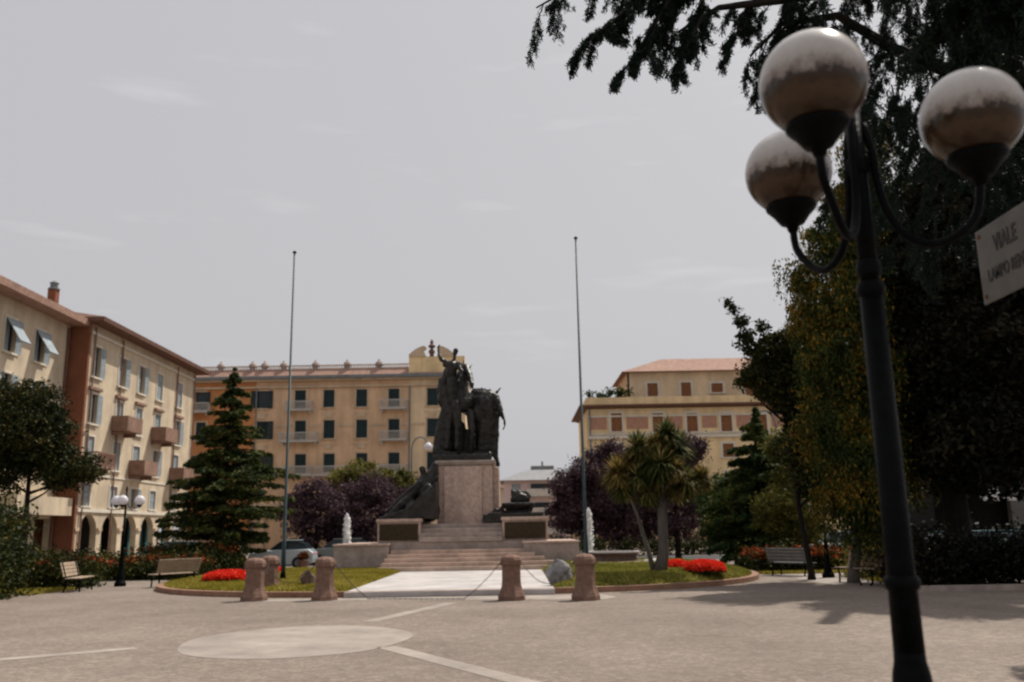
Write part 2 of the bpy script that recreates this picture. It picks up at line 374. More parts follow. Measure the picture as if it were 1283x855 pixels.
def lawn(left):
    """domed turf: a grid clipped to the island side, raised a little above the kerb"""
    vs = []; fs = []; idx = {}
    def inside(x, y, k=.978):
        return abs((x-IC[0])/(IA*k))**2.6 + abs((y-IC[1])/(IB*k))**2.6
    ts = np.linspace(0, 1, 15)
    ys = np.linspace(IC[1]-IB*.977, IC[1]+IB*.977, 90)
    g = []
    for y in ys:
        k = (1-min(1, abs((y-IC[1])/(IB*.978))**2.6))**(1/2.6)
        xe = IC[0] + (-1 if left else 1)*IA*.978*k; xi = PX0 if left else PX1
        if (left and xe > xi-.02) or (not left and xe < xi+.02): xe = xi + (-.02 if left else .02)
        row = []
        for t in ts:
            tt = t**2 if False else t
            x = xe + (xi-xe)*tt
            edge = min(1, max(0, (1-inside(x, y, .978))*3.2)) * min(1, abs(x-xi)/.6+.0)
            h = .13 + (.10 if left else .24)*(1-(1-edge)**2)
            row.append(len(vs)); vs.append((x, y, h))
        g.append(row)
    for a, b in zip(g, g[1:]):
        for i in range(len(ts)-1): fs.append((a[i], a[i+1], b[i+1], b[i]) if left else (a[i], b[i], b[i+1], a[i+1]))
    me = bpy.data.meshes.new('lawn_soil'); me.from_pydata(vs, [], fs); me.materials.append(M['soil'])
    me.polygons.foreach_set('use_smooth', [True]*len(me.polygons)); me.update()
    o = link('lawn_ground', me); tag(o, kind='structure')
    # blades
    V = np.array(vs); F = np.array(fs); F = F[V[F[:, 0], 1] < 40]
    k = 60000; a = rng.integers(0, len(F), k)
    q = [V[F[a, j]] for j in range(4)]
    ar = np.linalg.norm(np.cross(q[1]-q[0], q[3]-q[0]), axis=1); keep = rng.uniform(0, ar.max(), k) < ar*1.0
    a = a[keep]; q = [x[keep] for x in q]; k = len(a)
    u = rng.uniform(size=(k, 1)); v = rng.uniform(size=(k, 1))
    P = (q[0]*(1-u)+q[1]*u)*(1-v) + (q[3]*(1-u)+q[2]*u)*v; P[:, 2] += .03
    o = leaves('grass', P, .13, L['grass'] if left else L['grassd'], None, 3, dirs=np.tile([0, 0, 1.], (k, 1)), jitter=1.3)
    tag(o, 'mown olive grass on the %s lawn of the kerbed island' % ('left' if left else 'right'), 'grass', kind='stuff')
lawn(True); lawn(False)
pp = MB().box(PX0+.003, PX1-.003, 24.95, 38.5, .001, .147)
tag(pp.build('paved_path', M['slab'], bevel=.01), kind='structure')
# pale surround path at right between island and hedge
sheet('side_path', [(9.2, 27.0), (13, 27.0), (13.5, 34), (9.4, 34.5)], .004, M['pale'])

# ------------------------------------------------------------------ bollards and chains
def bollard(loc, label, first=[None]):
    G = 'granite bollards along the front of the island'
    if first[0] is None:
        t = thing('stone_bollard', label, 'bollard', loc, rad(10), G)
        MB().lathe([(.36, 0), (.36, .10), (.34, .14), (.29, .26), (.265, .34), (.25, .45), (.245, .80), (.25, .84)], n=8).build('shaft', M['bollard'], t, bevel=.015)
        MB().lathe([(.262, .84), (.285, .88), (.285, .98), (.25, 1.05), (.17, 1.10), (.02, 1.12)], n=8).build('cap', M['bollard'], t, bevel=.015)
        for s in (-1, 1):
            r = MB(); r.tube([(s*(.25+.05*math.sin(a)), .05*math.cos(a), .90+.0*a) for a in np.linspace(0, 2*math.pi, 9)], .012, 6)
            r.build('chain_ring', M['chain'], t)
        first[0] = t; return t
    src = first[0]; r = src.copy(); COL.objects.link(r); r.location = loc; r['label'] = label
    r.rotation_euler.z = rad(random.uniform(-10, 30))
    for ch in src.children:
        c = ch.copy(); COL.objects.link(c); c.parent = r
    return r
B = []
for (x, y), lb in zip([(-7.0, 24.5), (-7.25, 26.9), (-5.08, 24.3), (-.12, 23.2), (1.72, 22.8)],
    ['reddish stone bollard leftmost, in front of the left lawn', 'narrow looking stone bollard set back just behind the leftmost bollard',
     'reddish stone bollard at the left edge of the pale path, beside the brown rock',
     'reddish stone bollard in front of the right end of the monument steps', 'reddish stone bollard furthest right, in front of the right flagpole']):
    B.append(bollard((x, y, 0), lb))
def chain(i, j, sag, label):
    p = B[i].location + Vector((0, 0, .9)); q = B[j].location + Vector((0, 0, .9))
    d = (q-p).normalized(); p = p + d*.29; q = q - d*.29; Ln = (q-p).length
    k = int(Ln*1.05/.075); mb = MB()
    for a in range(k):
        t = (a+.5)/k; c = p.lerp(q, t); c.z = max(.03, .9 - sag*4*t*(1-t))
        t2 = t+.01; e = p.lerp(q, t2); e.z = max(.03, .9 - sag*4*t2*(1-t2)); dd = (e-c).normalized()
        side = dd.cross(Vector((0, 0, 1))).normalized()
        if a % 2: side = dd.cross(side)
        lp = [c + dd*.05*math.cos(s) + side*.018*math.sin(s) for s in np.linspace(0, 2*math.pi, 9)]
        mb.tube(lp, .0055, 5, False)
    tag(mb.build('chain', M['chain']), label, 'chain', 'chains slung between the bollards')
chain(0, 2, .45, 'short iron chain between the two left front bollards')
chain(0, 1, .35, 'iron chain running back from the leftmost bollard')
chain(2, 3, 1.3, 'long iron chain sagging low across the pale path')
chain(3, 4, .5, 'iron chain in front of the grey rock between the right bollards')

def rock(loc, size, m, label, seed):
    r = np.random.default_rng(seed); import bmesh
    bm = bmesh.new(); bmesh.ops.create_icosphere(bm, subdivisions=3, radius=1)
    dirs = r.normal(size=(16, 3)); dirs /= np.linalg.norm(dirs, axis=1)[:, None]; cut = r.uniform(.38, .85, 16)
    for v in bm.verts:
        p = np.array(v.co)
        for d, c in zip(dirs, cut):
            e = p @ d
            if e > c: p = p - d*(e-c)
        p = p * (1 + r.uniform(-.03, .03)); p *= size; p[2] = max(p[2] + size[2]*.55, -.02) 
        v.co = p
    me = bpy.data.meshes.new('rock'); bm.to_mesh(me); bm.free(); me.materials.append(m)
    o = link('rock', me); o.location = loc; return tag(o, label, 'rock')
rock((-6.15, 27.0, .1), np.array([.42, .35, .52]), M['rock_b'], 'brown pointed rock at the front of the left lawn', 3)
rock((1.15, 26.4, .1), np.array([.50, .4, .52]), M['rock_g'], 'grey mottled boulder beside the path between the right bollards', 5)

# ------------------------------------------------------------------ monument
MX, MY = -1.95, 37.3
mon = thing('stone_monument', 'stepped pink granite monument in the middle of the island carrying dark bronze figures', 'monument', (MX, MY, .145))
def X(px, Y=40): return at(px, 640, Y).x
def Z(py, px=585, Y=40): return at(px, py, Y).z
def mb(): return MB()
for i in range(5):
    y0 = MY + i*.34; z0 = .15 + i*.165
    mb().box(X(474+i*4, y0), X(705-i*12, y0), y0, MY+2.6, z0, z0+.165-.004*0).build('step', M['step'], mon, True, bevel=.012)
ZP = .15 + 5*.165    # 0.975 top of the lower steps
for x0, x1, nm in ((X(419, 38.6), X(487, 38.6), 'flank_wall'), (X(655, 38.6), X(724, 38.6), 'flank_wall')):
    f = mb().box(x0, x1, 38.6, 44.6, .15, 1.18).build(nm, M['granite_d'], mon, True, bevel=.02)
    mb().box(x0-.04, x1+.04, 38.55, 44.65, 1.18, 1.27).build('coping', M['granite'], mon, True, bevel=.02)
mb().box(X(476, 39), X(684, 39), 39.0, 45, .15, 1.30).build('terrace', M['granite_d'], mon, True, bevel=.02)
for i in range(4):
    y0 = 39.2 + i*.3
    mb().box(X(527, 39.5), X(629, 39.5), y0-.3, 41.3, 1.302+i*.19, 1.302+(i+1)*.19).build('upper_step', M['granite_d'], mon, True, bevel=.012)
for a, b in ((473, 527), (629, 686)):
    x0, x1 = X(a, 39.3), X(b, 39.3)
    mb().box(x0+.004, x1-.004, 39.3, 44, 1.302, 2.16).build('plinth_block', M['granite'], mon, True, bevel=.02)
    mb().box(x0-.05, x1+.05, 39.22, 44.05, 2.16, 2.30).build('coping', M['granite'], mon, True, bevel=.02)
    mb().box(x0+.10, x1-.10, 39.24, 39.298, 1.38, 2.08).build('relief_plaque', M['plaque'], mon, True, bevel=.01)
ZT = Z(577, 585, 41)
px0, px1 = X(548, 41), X(617, 41)
mb().box(px0, px1, 41, 44.2, 1.3, ZT-.22).build('pedestal', M['granite'], mon, True, bevel=.03)
mb().box(X(556, 40.8), X(604, 40.8), 40.86, 40.998, 2.06, ZT-.28).build('front_panel', M['granite'], mon, True, bevel=.02)
mb().box(px1+.002, X(626, 42), 41.5, 43.9, 1.3, ZT-.3).build('buttress', M['granite'], mon, True, bevel=.03)
mb().frustum((px0-.03, px1+.06, 40.95, 44.25), ZT-.22, (px0-.12, px1+.15, 40.86, 44.35), ZT-.1).box(px0-.12, px1+.15, 40.86, 44.35, ZT-.1, ZT).build('cornice', M['granite_d'], mon, True, bevel=.015)

# bronzes: capsules fused into one cast surface
def cast(name, parent, caps, Y, voxel=.05, extra=None):
    b = MB(); s = Y / FPX * .985
    for p, rp, q, rq in caps:
        P = at(p[0], p[1], Y + (p[2] if len(p) > 2 else 0)); Q = at(q[0], q[1], Y + (q[2] if len(q) > 2 else 0))
        b.capsule(P, rp*s, Q, rq*s)
    if extra: extra(b)
    o = b.build(name, M['bronze'], parent, True)
    r = o.modifiers.new('fuse', 'REMESH'); r.mode = 'VOXEL'; r.voxel_size = voxel; r.use_smooth_shade = True
    sm = o.modifiers.new('soft', 'SMOOTH'); sm.iterations = 2; sm.factor = .5
    tx = bpy.data.textures.new('folds', 'CLOUDS'); tx.noise_scale = .28; tx.noise_depth = 3
    d = o.modifiers.new('folds', 'DISPLACE'); d.texture = tx; d.strength = .09; d.mid_level = .5; d.texture_coords = 'GLOBAL'
    return o
top = thing('bronze_equestrian_group', 'dark bronze group of a man raising his arm beside two horses above the pedestal', 'statue', (MX, 42.4, ZT))
cast('standing_rider', top, [
    ((570.8, 439.5), 3.8, (570, 443), 3.3), ((570, 445), 2.2, (568.5, 452), 2.6),
    ((566, 459), 7.6, (566, 470), 7.2), ((558, 457), 4.2, (576, 458), 4.2), ((566, 468), 6.0, (567, 482), 7.0),
    ((561, 455), 3.2, (553, 451), 2.5), ((553, 451), 2.6, (549.5, 444), 1.8), ((549.5, 444), 1.7, (549, 435), 1.5), ((549, 435), 1.3, (551, 432), .8),
    ((573, 456), 3.3, (579, 466, -.3), 2.6), ((579, 466, -.3), 2.4, (574, 478, -.6), 1.9),
    ((562, 462, .3), 5, (556, 482, .4), 6.5), ((556, 482, .4), 6.5, (554, 502, .4), 7), ((554, 502, .4), 6, (557, 515, .3), 4),
    ((552, 476, .4), 3, (550, 492, .5), 3.5),
    ((566, 484), 7, (567, 505), 6), ((567, 505), 5.5, (565, 528), 5), ((563, 530), 5, (560, 560), 5), ((570, 505, -.4), 4.5, (573, 535, -.4), 3.6), ((573, 535, -.4), 3.4, (572, 562, -.4), 2.8),
    ((557, 520, .3), 7, (552, 545, .3), 8), ((552, 545, .3), 8, (549, 567, .2), 8), ((561, 490, .3), 8, (560, 530, .3), 9), ((560, 530, .3), 9, (562, 560, .2), 9), ((572, 476, .2), 6, (574, 510, .2), 7),
], 42.2, .04)
cast('near_horse', top, [
    ((583.5, 461), 5.4, (588, 470, -.4), 4.6), ((588, 470, -.4), 4.4, (591, 481, -.9), 2.8), ((591, 481, -.9), 2.9, (591.5, 486, -.9), 2.4),
    ((581, 457), 1.6, (580, 450), .6), ((588, 461), 1.6, (592.5, 456), .6),
    ((582, 466), 7, (578, 485), 9), ((578, 485), 9, (580, 505), 12), ((580, 505), 12.5, (596, 512, .9), 13), ((596, 512, .9), 13, (604, 520, 1.6), 12),
    ((573, 512, -.3), 6, (574, 538, -.5), 4.6), ((574, 538, -.5), 4.2, (575, 568, -.4), 2.8), ((589, 518, -.2), 6, (591, 540, -.5), 4.6), ((591, 540, -.5), 3.4, (590, 568, -.3), 3),
    ((577, 470), 5, (572, 490), 5.5),
    ((596, 530, 1.2), 10, (598, 566, 1.2), 8), ((575, 535, .4), 9, (575, 565, .4), 9), ((588, 545, .5), 8, (588, 566, .5), 9), ((580, 461), 3, (573, 480), 4), ((572, 478), 3.4, (569, 500, -.3), 3),
], 42.5, .04)
cast('turned_horse', top, [
    ((592, 500, .6), 9, (606, 505), 13.5), ((606, 505), 14, (613, 520), 13), ((613, 520), 12, (612, 545), 9), ((612, 545), 8, (617, 568), 5), ((606, 530), 11, (604, 566), 9), ((612, 545), 8, (611, 566), 7), ((611, 500), 11, (617, 513), 10), ((617, 513), 9, (619, 530), 7), ((606, 500), 11, (600, 520), 12),
    ((604, 496), 7, (613, 495), 7.5), ((613, 496), 7, (621, 499, -.2), 5.5), ((621, 499, -.2), 5.2, (626, 511, -.4), 3.4), ((626, 511, -.4), 3.4, (627.5, 517, -.5), 2.9),
    ((618, 497), 3.2, (628, 485.5), .7), ((613, 493), 2, (614, 486), .6), ((597, 493), 4.5, (615, 493), 4.5), ((610, 491), 1.6, (603, 487), 1.4), ((622, 505), 6, (624, 513), 4.5),
    ((603, 491), 1, (608, 487.5), .9), ((608, 487.5), .9, (615, 489), .9),
    ((620, 516), 6, (628, 518), 3.2), ((628, 518), 2.8, (632, 527), 1.7), ((632, 527), 1.5, (632.5, 534), 1.2), ((632.5, 534), 1.1, (630.5, 538), 1.2), ((619, 530), 6, (620, 545), 6),
    ((616, 535), 7, (621, 550), 4.5), ((621, 550), 4, (621, 572), 3.2), ((621, 572), 3.2, (624, 583), 3),
    ((594, 491, .4), 4, (600, 490, .3), 4),
], 42.7, .04)
def basef(b): b.box(X(547, 42), X(616, 42), 41.0, 44.0, ZT, ZT+.28)
cast('rocky_base', top, [((552, 569), 6, (580, 570), 5), ((580, 571), 5, (612, 570), 5), ((551, 560), 5, (547, 574), 5), ((590, 566, .8), 7, (605, 566, .6), 7)], 42.3, .045, basef)

lft = thing('bronze_climbing_figures', 'dark bronze figures climbing the left flank of the pedestal on a sloping base', 'statue', (X(510, 40.5), 40.6, 2.3))
def rampf(b):
    y0, y1 = 39.6, 42.6
    b.prism_y([(X(474, 40.5), 2.3), (X(549, 40.5), 2.3), (X(549, 40.5), 3.9), (X(540, 40.5), 3.6), (X(512, 40.5), 2.75)], y0, y1)
cast('figure_mass', lft, [
    ((545, 584), 5, (541, 600), 9), ((541, 600), 9, (534, 618), 10), ((529, 588), 4.4, (530, 593), 3.6), ((531, 596), 3.4, (528, 604), 6.5),
    ((528, 606), 7, (516, 622), 7.5), ((516, 622), 7, (503, 634), 6.5), ((503, 634), 6.4, (489, 646), 5), ((489, 646), 5, (477, 655), 4), ((477, 655), 4, (472, 662), 2.6),
    ((526, 604, -.8), 2.8, (512, 615, -1), 2.2), ((512, 615, -1), 2.1, (497, 628, -1), 1.8), ((497, 628, -1), 1.8, (484, 642, -.9), 2),
    ((520, 640, -.3), 13, (538, 640, -.3), 14), ((505, 648), 8, (520, 652), 8), ((536, 610, -.6), 5, (530, 634, -.9), 5), ((530, 634, -.9), 4.5, (520, 652, -.9), 4.5),
    ((514, 612), 3.2, (515, 615), 3), ((541, 620, -.8), 5, (543, 648, -.9), 5),
], 40.7, .045, rampf)
rgt = thing('bronze_eagle_group', 'small dark bronze winged figure on an altar block at the right flank of the pedestal', 'statue', (X(645, 40.5), 40.6, 2.3))
def altar(b):
    Y = 40.6; x = lambda p: X(p, Y); z = lambda p: Z(p, 650, Y)
    b.box(x(612), x(680), 39.7, 42.2, 2.3, 2.3+.2).box(x(606), x(632), 39.75, 42.0, 2.07, 2.42)
    b.frustum((x(633), x(665), 40, 41.3), z(656), (x(636), x(662), 40.1, 41.2), z(640)).frustum((x(636), x(662), 40.1, 41.2), z(640), (x(629), x(670), 39.8, 41.5), z(633)).box(x(629), x(670), 39.8, 41.5, z(633), z(630.5))
cast('winged_figure', rgt, [
    ((644, 627), 4.5, (651, 622), 6), ((651, 622), 6, (659, 625), 5), ((646, 619), 3, (640, 613), 1), ((640, 613), .9, (642, 620), 2.4), ((650, 617), 2.6, (659, 617), 2.4), ((659, 617), 2.4, (663, 622), 2.5), ((663, 622), 2.4, (662, 629), 2),
    ((654, 629), 5, (646, 628), 5), ((645, 626), 5.5, (657, 625), 6.5), ((640, 640), 5, (660, 642), 6), ((634, 645), 5, (616, 652), 4.5), ((622, 640), 3, (622, 648), 4), ((628.5, 637.5), 2.8, (628.5, 640), 2.4), ((628, 643), 3.4, (624, 651), 4.5), ((618, 642), 2.4, (619, 650), 3.4), ((635, 647), 5, (628, 654), 4), ((613, 652), 2.5, (620, 655), 3),
    ((668, 633), 2, (665, 640), 2),
], 40.6, .035, altar)

# ------------------------------------------------------------------ fountains
def water_mat():
    m, b, t = bsdf('white_water', (.97, .98, .99), .3); n = t.nodes; l = t.links
    b.inputs['Specular IOR Level'].default_value = .6
    tr = n.new('ShaderNodeBsdfTranslucent'); tr.inputs[0].default_value = (1, 1, 1, 1)
    ms = n.new('ShaderNodeMixShader'); ms.inputs[0].default_value = .5
    l.new(b.outputs[0], ms.inputs[1]); l.new(tr.outputs[0], ms.inputs[2]); l.new(ms.outputs[0], n['Material Output'].inputs[0])
    return m
WM = water_mat()
def jet(px, ytop, ybot, Y, wpx, label):
    b = at(px, ybot, Y); t = at(px, ytop, Y); s = Y/FPX; r = random.Random(px)
    o = MB(); H = t.z - .45
    for k in range(260):
        u = r.random(); z = .45 + H*u
        sp = wpx*s*(.30+.25*(1-u)) * (1 if u < .93 else (1-u)/.07+.2)
        o.ball((b.x + r.gauss(0, sp*.45), Y + r.gauss(0, sp*.45), z), r.uniform(.03, .075), 6, 4)
    o.tube([(b.x, Y, .45), (b.x, Y, .45+H*.5), (b.x, Y, .45+H*.93)], [wpx*s*.42, wpx*s*.34, wpx*s*.2], 10)
    j = o.build('water_jet', WM)
    u = rng.uniform(0, 1, 2600)**.85; sd = wpx*s*(.24+.22*(1-u))*np.where(u < .9, 1, (1.02-u)/.12)
    Q = np.stack([b.x+rng.normal(size=2600)*sd*.6, Y+rng.normal(size=2600)*sd*.6, .45+H*u*1.02], 1); leaves('spray', Q, .075, WM, j, 1.5)
    r_ = j.modifiers.new('fuse', 'REMESH'); r_.mode = 'VOXEL'; r_.voxel_size = .035; r_.use_smooth_shade = True
    tag(j, label, 'water jet', 'fountain jets either side of the monument')
    bs = thing('fountain_basin', 'low stone basin under the %s water jet' % ('left' if px < 500 else 'right'), 'basin', (b.x, Y, 0))
    MB().lathe([(.75, 0), (.75, .45), (.62, .45), (.62, .30), (.01, .30)], n=28).build('bowl', M['granite_d'], bs)
    MB().lathe([(.615, .31), (.615, .36), (.01, .36)], n=28).build('water', M['glass'], bs)
jet(434, 645, 690, 43.6, 9, 'white fountain jet rising behind the left wall of the monument')
jet(739, 638, 692, 43.6, 9, 'white fountain jet beside the right flagpole')
fb = at(770, 712, 37.0)
t = thing('stone_fountain', 'low dark stone fountain with pale rim on the right lawn beside the monument wall', 'fountain', (fb.x, 37.2, .3))
MB().lathe([(1.15, 0), (1.2, .1), (.98, .18), (.9, .36), (1.05, .44), (1.05, .47), (.9, .47), (.86, .40), (.01, .38)], n=28).build('bowl', M['rock_b'], t)
MB().lathe([(1.07, .472), (1.07, .52), (.92, .52), (.92, .473)], n=28).build('rim', M['slab'], t)
MB().lathe([(.5, -.02), (1.9, .0), (1.9, .12), (1.7, .14), (1.25, .14)], n=28).build('lower_tray', M['granite_d'], t)
rock((fb.x+1.45, 36.2, .33), np.array([.4, .28, .17]), M['slab'], 'flat white stone on the lawn left of the spiky palm trunk', 9)

# ------------------------------------------------------------------ flagpoles
def flagpole(p, ptop, Y, label):
    b = at(*p, Y); tt = at(*ptop, Y)
    t = thing('flagpole', label, 'flagpole', (b.x, Y, .2), group='tall flagpoles on the lawns')
    MB().tube([(0, 0, 0), (0, 0, 1.3), (.0, 0, 1.32), (.0, 0, tt.z-.2)], [.075, .07, .055, .03], 12).build('pole', M['pole'], t, smooth=True)
    MB().lathe([(.16, 0), (.16, .05), (.1, .12), (.08, .3)], n=14).build('foot', M['iron'], t)
    MB().lathe([(.02, tt.z-.2), (.07, tt.z-.18), (.07, tt.z-.14), (.02, tt.z-.1)], n=12).build('finial', M['iron'], t)
flagpole((354, 735), (366, 318), 30.0, 'tall thin flagpole on the left lawn in front of the orange building')
flagpole((736, 735), (717, 300), 30.0, 'tall thin flagpole to the right of the monument, near the boulder')

# ------------------------------------------------------------------ lamps
def globe_mat():
    m, b, t = bsdf('dirty_opal_glass', (.7, .67, .62), .22); n = t.nodes; l = t.links
    b.inputs['Specular IOR Level'].default_value = .3; b.inputs['Coat Weight'].default_value = .12
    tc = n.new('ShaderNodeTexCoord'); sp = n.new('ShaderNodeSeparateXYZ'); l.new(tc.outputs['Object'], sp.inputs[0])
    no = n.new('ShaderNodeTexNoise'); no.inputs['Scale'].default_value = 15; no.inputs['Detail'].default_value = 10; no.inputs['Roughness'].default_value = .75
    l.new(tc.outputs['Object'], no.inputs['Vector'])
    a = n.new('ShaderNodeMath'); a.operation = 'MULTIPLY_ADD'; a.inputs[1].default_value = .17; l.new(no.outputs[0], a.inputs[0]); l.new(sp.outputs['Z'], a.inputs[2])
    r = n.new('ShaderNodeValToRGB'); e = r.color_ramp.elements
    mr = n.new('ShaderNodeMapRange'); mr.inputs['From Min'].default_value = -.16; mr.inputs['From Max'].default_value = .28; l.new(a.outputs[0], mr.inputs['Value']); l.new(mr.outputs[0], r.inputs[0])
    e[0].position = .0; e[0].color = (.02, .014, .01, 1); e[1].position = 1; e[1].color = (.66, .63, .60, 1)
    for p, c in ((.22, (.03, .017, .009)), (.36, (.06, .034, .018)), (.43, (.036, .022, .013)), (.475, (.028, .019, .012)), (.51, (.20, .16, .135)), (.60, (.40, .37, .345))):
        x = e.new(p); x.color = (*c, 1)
    l.new(r.outputs[0], b.inputs['Base Color'])
    return m
GM = globe_mat()
def clean_globe_mat():
    m, b, t = bsdf('opal_glass', (.85, .83, .86), .3)
    tr = t.nodes.new('ShaderNodeBsdfTranslucent'); tr.inputs[0].default_value = (.85, .83, .86, 1)
    ms = t.nodes.new('ShaderNodeMixShader'); ms.inputs[0].default_value = .35
    t.links.new(b.outputs[0], ms.inputs[1]); t.links.new(tr.outputs[0], ms.inputs[2]); t.links.new(ms.outputs[0], t.nodes['Material Output'].inputs[0])
    return m
GC = clean_globe_mat()
def globe_lamp(loc, arms, gm, label, rz=0):
    t = thing('street_lamp', label, 'street lamp', loc, rz, 'three globe lamps around the square')
    MB().lathe([(.20, 0), (.20, .12), (.15, .18), (.12, .30), (.13, .34), (.10, .42), (.07, .95), (.066, 1.10), (.066, 1.16), (.062, 1.20), (.053, 1.24), (.051, 1.28)], n=20).build('base', M['iron'], t, smooth=True, bevel=.004)
    MB().tube([(0, 0, 1.27), (0, 0, 1.6), (0, 0, 2.55)], [.052, .047, .042], 18).tube([(0, 0, 2.55), (0, 0, 3.38)], [.034, .03], 16).build('pole', M['iron'], t, smooth=True)
    for z, r in ((1.50, .062), (2.56, .052), (2.64, .046), (3.05, .044)):
        MB().lathe([(.04, z-.03), (r*.92, z-.02), (r, z), (r*.92, z+.02), (.04, z+.03)], n=18).build('collar', M['iron'], t, smooth=True)
    MB().lathe([(.03, 3.38), (.045, 3.40), (.03, 3.44), (.035, 3.48), (.004, 3.56)], n=14).build('finial', M['iron'], t, smooth=True)
    for ax, ay, zg in arms:
        Lh = math.hypot(ax, ay); d = (ax/Lh, ay/Lh)
        prof = [(.032, 3.22), (.055, 3.10), (.062, 2.98), (.085, 2.86), (.14, 2.755), (.22, 2.71), (.30, 2.725), (.37, 2.78), (Lh-.01, 2.86), (Lh, 2.97)]
        # smooth the path
        pts = []
        for i in range(len(prof)-1):
            p0 = prof[max(0, i-1)]; p1 = prof[i]; p2 = prof[i+1]; p3 = prof[min(len(prof)-1, i+2)]
            for q in (0, .33, .66):
                f = lambda a, b, c, e: .5*((2*b)+(-a+c)*q+(2*a-5*b+4*c-e)*q*q+(-a+3*b-3*c+e)*q**3)
                pts.append((f(p0[0], p1[0], p2[0], p3[0]), f(p0[1], p1[1], p2[1], p3[1])))
        pts.append(prof[-1])
        a = MB().tube([(r*d[0], r*d[1], z) for r, z in pts], .0155, 10).build('arm', M['iron'], t, smooth=True)
        g = MB().ball((0, 0, 0), .182, 48, 28).build('globe', gm, t, smooth=True); g.location = (ax, ay, zg)
        cup = MB().lathe([(.02, -.27), (.03, -.24), (.05, -.235), (.078, -.195), (.104, -.168), (.108, -.157), (.09, -.165)], n=24).build('globe_cup', M['iron'], g, smooth=True)
    return t
A1 = [(-.285, -.38, 3.20), (-.13, .42, 3.205), (.385, -.14, 3.18)]
globe_lamp((1.345, 3.2, 0), A1, GM, 'large dark iron lamp post close to the camera with three dirty glass globes')
A2 = [(-.30, -.1, 3.05), (0, .3, 3.05), (.42, -.1, 3.05)]
globe_lamp((-14.2, 32.8, 0), [(-.37, .05, 3.03), (.02, -.33, 3.03), (.46, .1, 3.03)], GC, 'dark lamp post with three white globes in front of the arcade at left')
globe_lamp((10.4, 30.5, 0), [(-.37, .05, 3.03), (.02, -.33, 3.03), (.40, .1, 3.03)], GC, 'dark lamp post half hidden in foliage between the two right benches')

# street sign on its post
sg = at(1227, 337, 4.3); sh = .35
t = thing('street_sign', 'white enamel street name plate on a post at the right edge, reading VIALE', 'street sign', (sg.x, 0, 0))
ztop = at(1223, 292, 4.3).z; zbot = at(1232, 383, 4.3).z; ynear = 3.62
# plate lies along the view; local x of the text runs from far to near
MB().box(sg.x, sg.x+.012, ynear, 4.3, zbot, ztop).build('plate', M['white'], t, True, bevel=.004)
def text(body, size, y, z, parent, sx=1.0):
    cu = bpy.data.curves.new('t', 'FONT'); cu.body = body; cu.size = size; cu.align_x = 'CENTER'; cu.align_y = 'CENTER'; cu.extrude = .001; cu.offset = .0012*size/.1
    o = bpy.data.objects.new('t', cu); COL.objects.link(o)
    bpy.context.view_layer.update()
    me = bpy.data.meshes.new_from_object(o); bpy.data.objects.remove(o)
    me.materials.append(M['black'])
    n = link('lettering', me, parent); n.location = (-.0035, y, z); n.rotation_euler = (rad(90), 0, rad(-90)); n.scale = (sx, 1, 1)
    return n
zm = (ztop+zbot)/2; H = ztop-zbot; ym = (4.3+ynear)/2
text('VIALE', .118, atX(1262, 320, sg.x).y, zm+H*.20, t, .68)
text('LAMPO RENZA', .088, atX(1260, 340, sg.x).y-.045, zm-H*.17, t, .66)
for yy in (4.3-.035, ynear+.035):
    for zz in (zbot+.035, ztop-.035):
        MB().tube([(sg.x-.006, yy, zz), (sg.x+.001, yy, zz)], .011, 10).build('screw', M['rust'], t, True)
MB().tube([(sg.x+.05, ynear-.03, 0), (sg.x+.05, ynear-.03, ztop+.1)], .03, 12).build('post', M['iron'], t, True, smooth=True)
MB().box(sg.x+.013, sg.x+.03, ynear-.03, 4.2, zm-.1, zm-.07).box(sg.x+.013, sg.x+.03, ynear-.03, 4.2, zm+.08, zm+.11).build('bracket', M['iron'], t, True)

# tall roadside lamps with curved arm
def road_lamp(px, pytop, pybot, Y, side, label):
    b = at(px, pybot, Y); tz = at(px, pytop, Y).z
    t = thing('road_lamp', label, 'street lamp', (b.x, Y, 0), group='tall road lamps behind the square')
    MB().tube([(0, 0, 0), (0, 0, tz-1.0)] + [(side*(.6-.6*math.cos(a)), 0, tz-1.0+.9*math.sin(a)) for a in np.linspace(.3, 2.6, 7)], [.09]+[.05]*8, 8).build('pole', M['gutter'], t)
    MB().lathe([(.1, .25), (.28, .05), (.32, -.1), (.2, -.22), (.02, -.27)], (side*1.15, 0, tz-.75), n=14).build('lamp_head', GC, t, smooth=True)
road_lamp(515, 546, 690, 62, 1, 'tall grey road lamp with white head in front of the orange building')
road_lamp(984, 512, 690, 50, -1, 'tall road lamp with white head seen against the ochre building')
road_lamp(731, 563, 690, 62, 1, 'road lamp with curved arm rising behind the right flagpole')

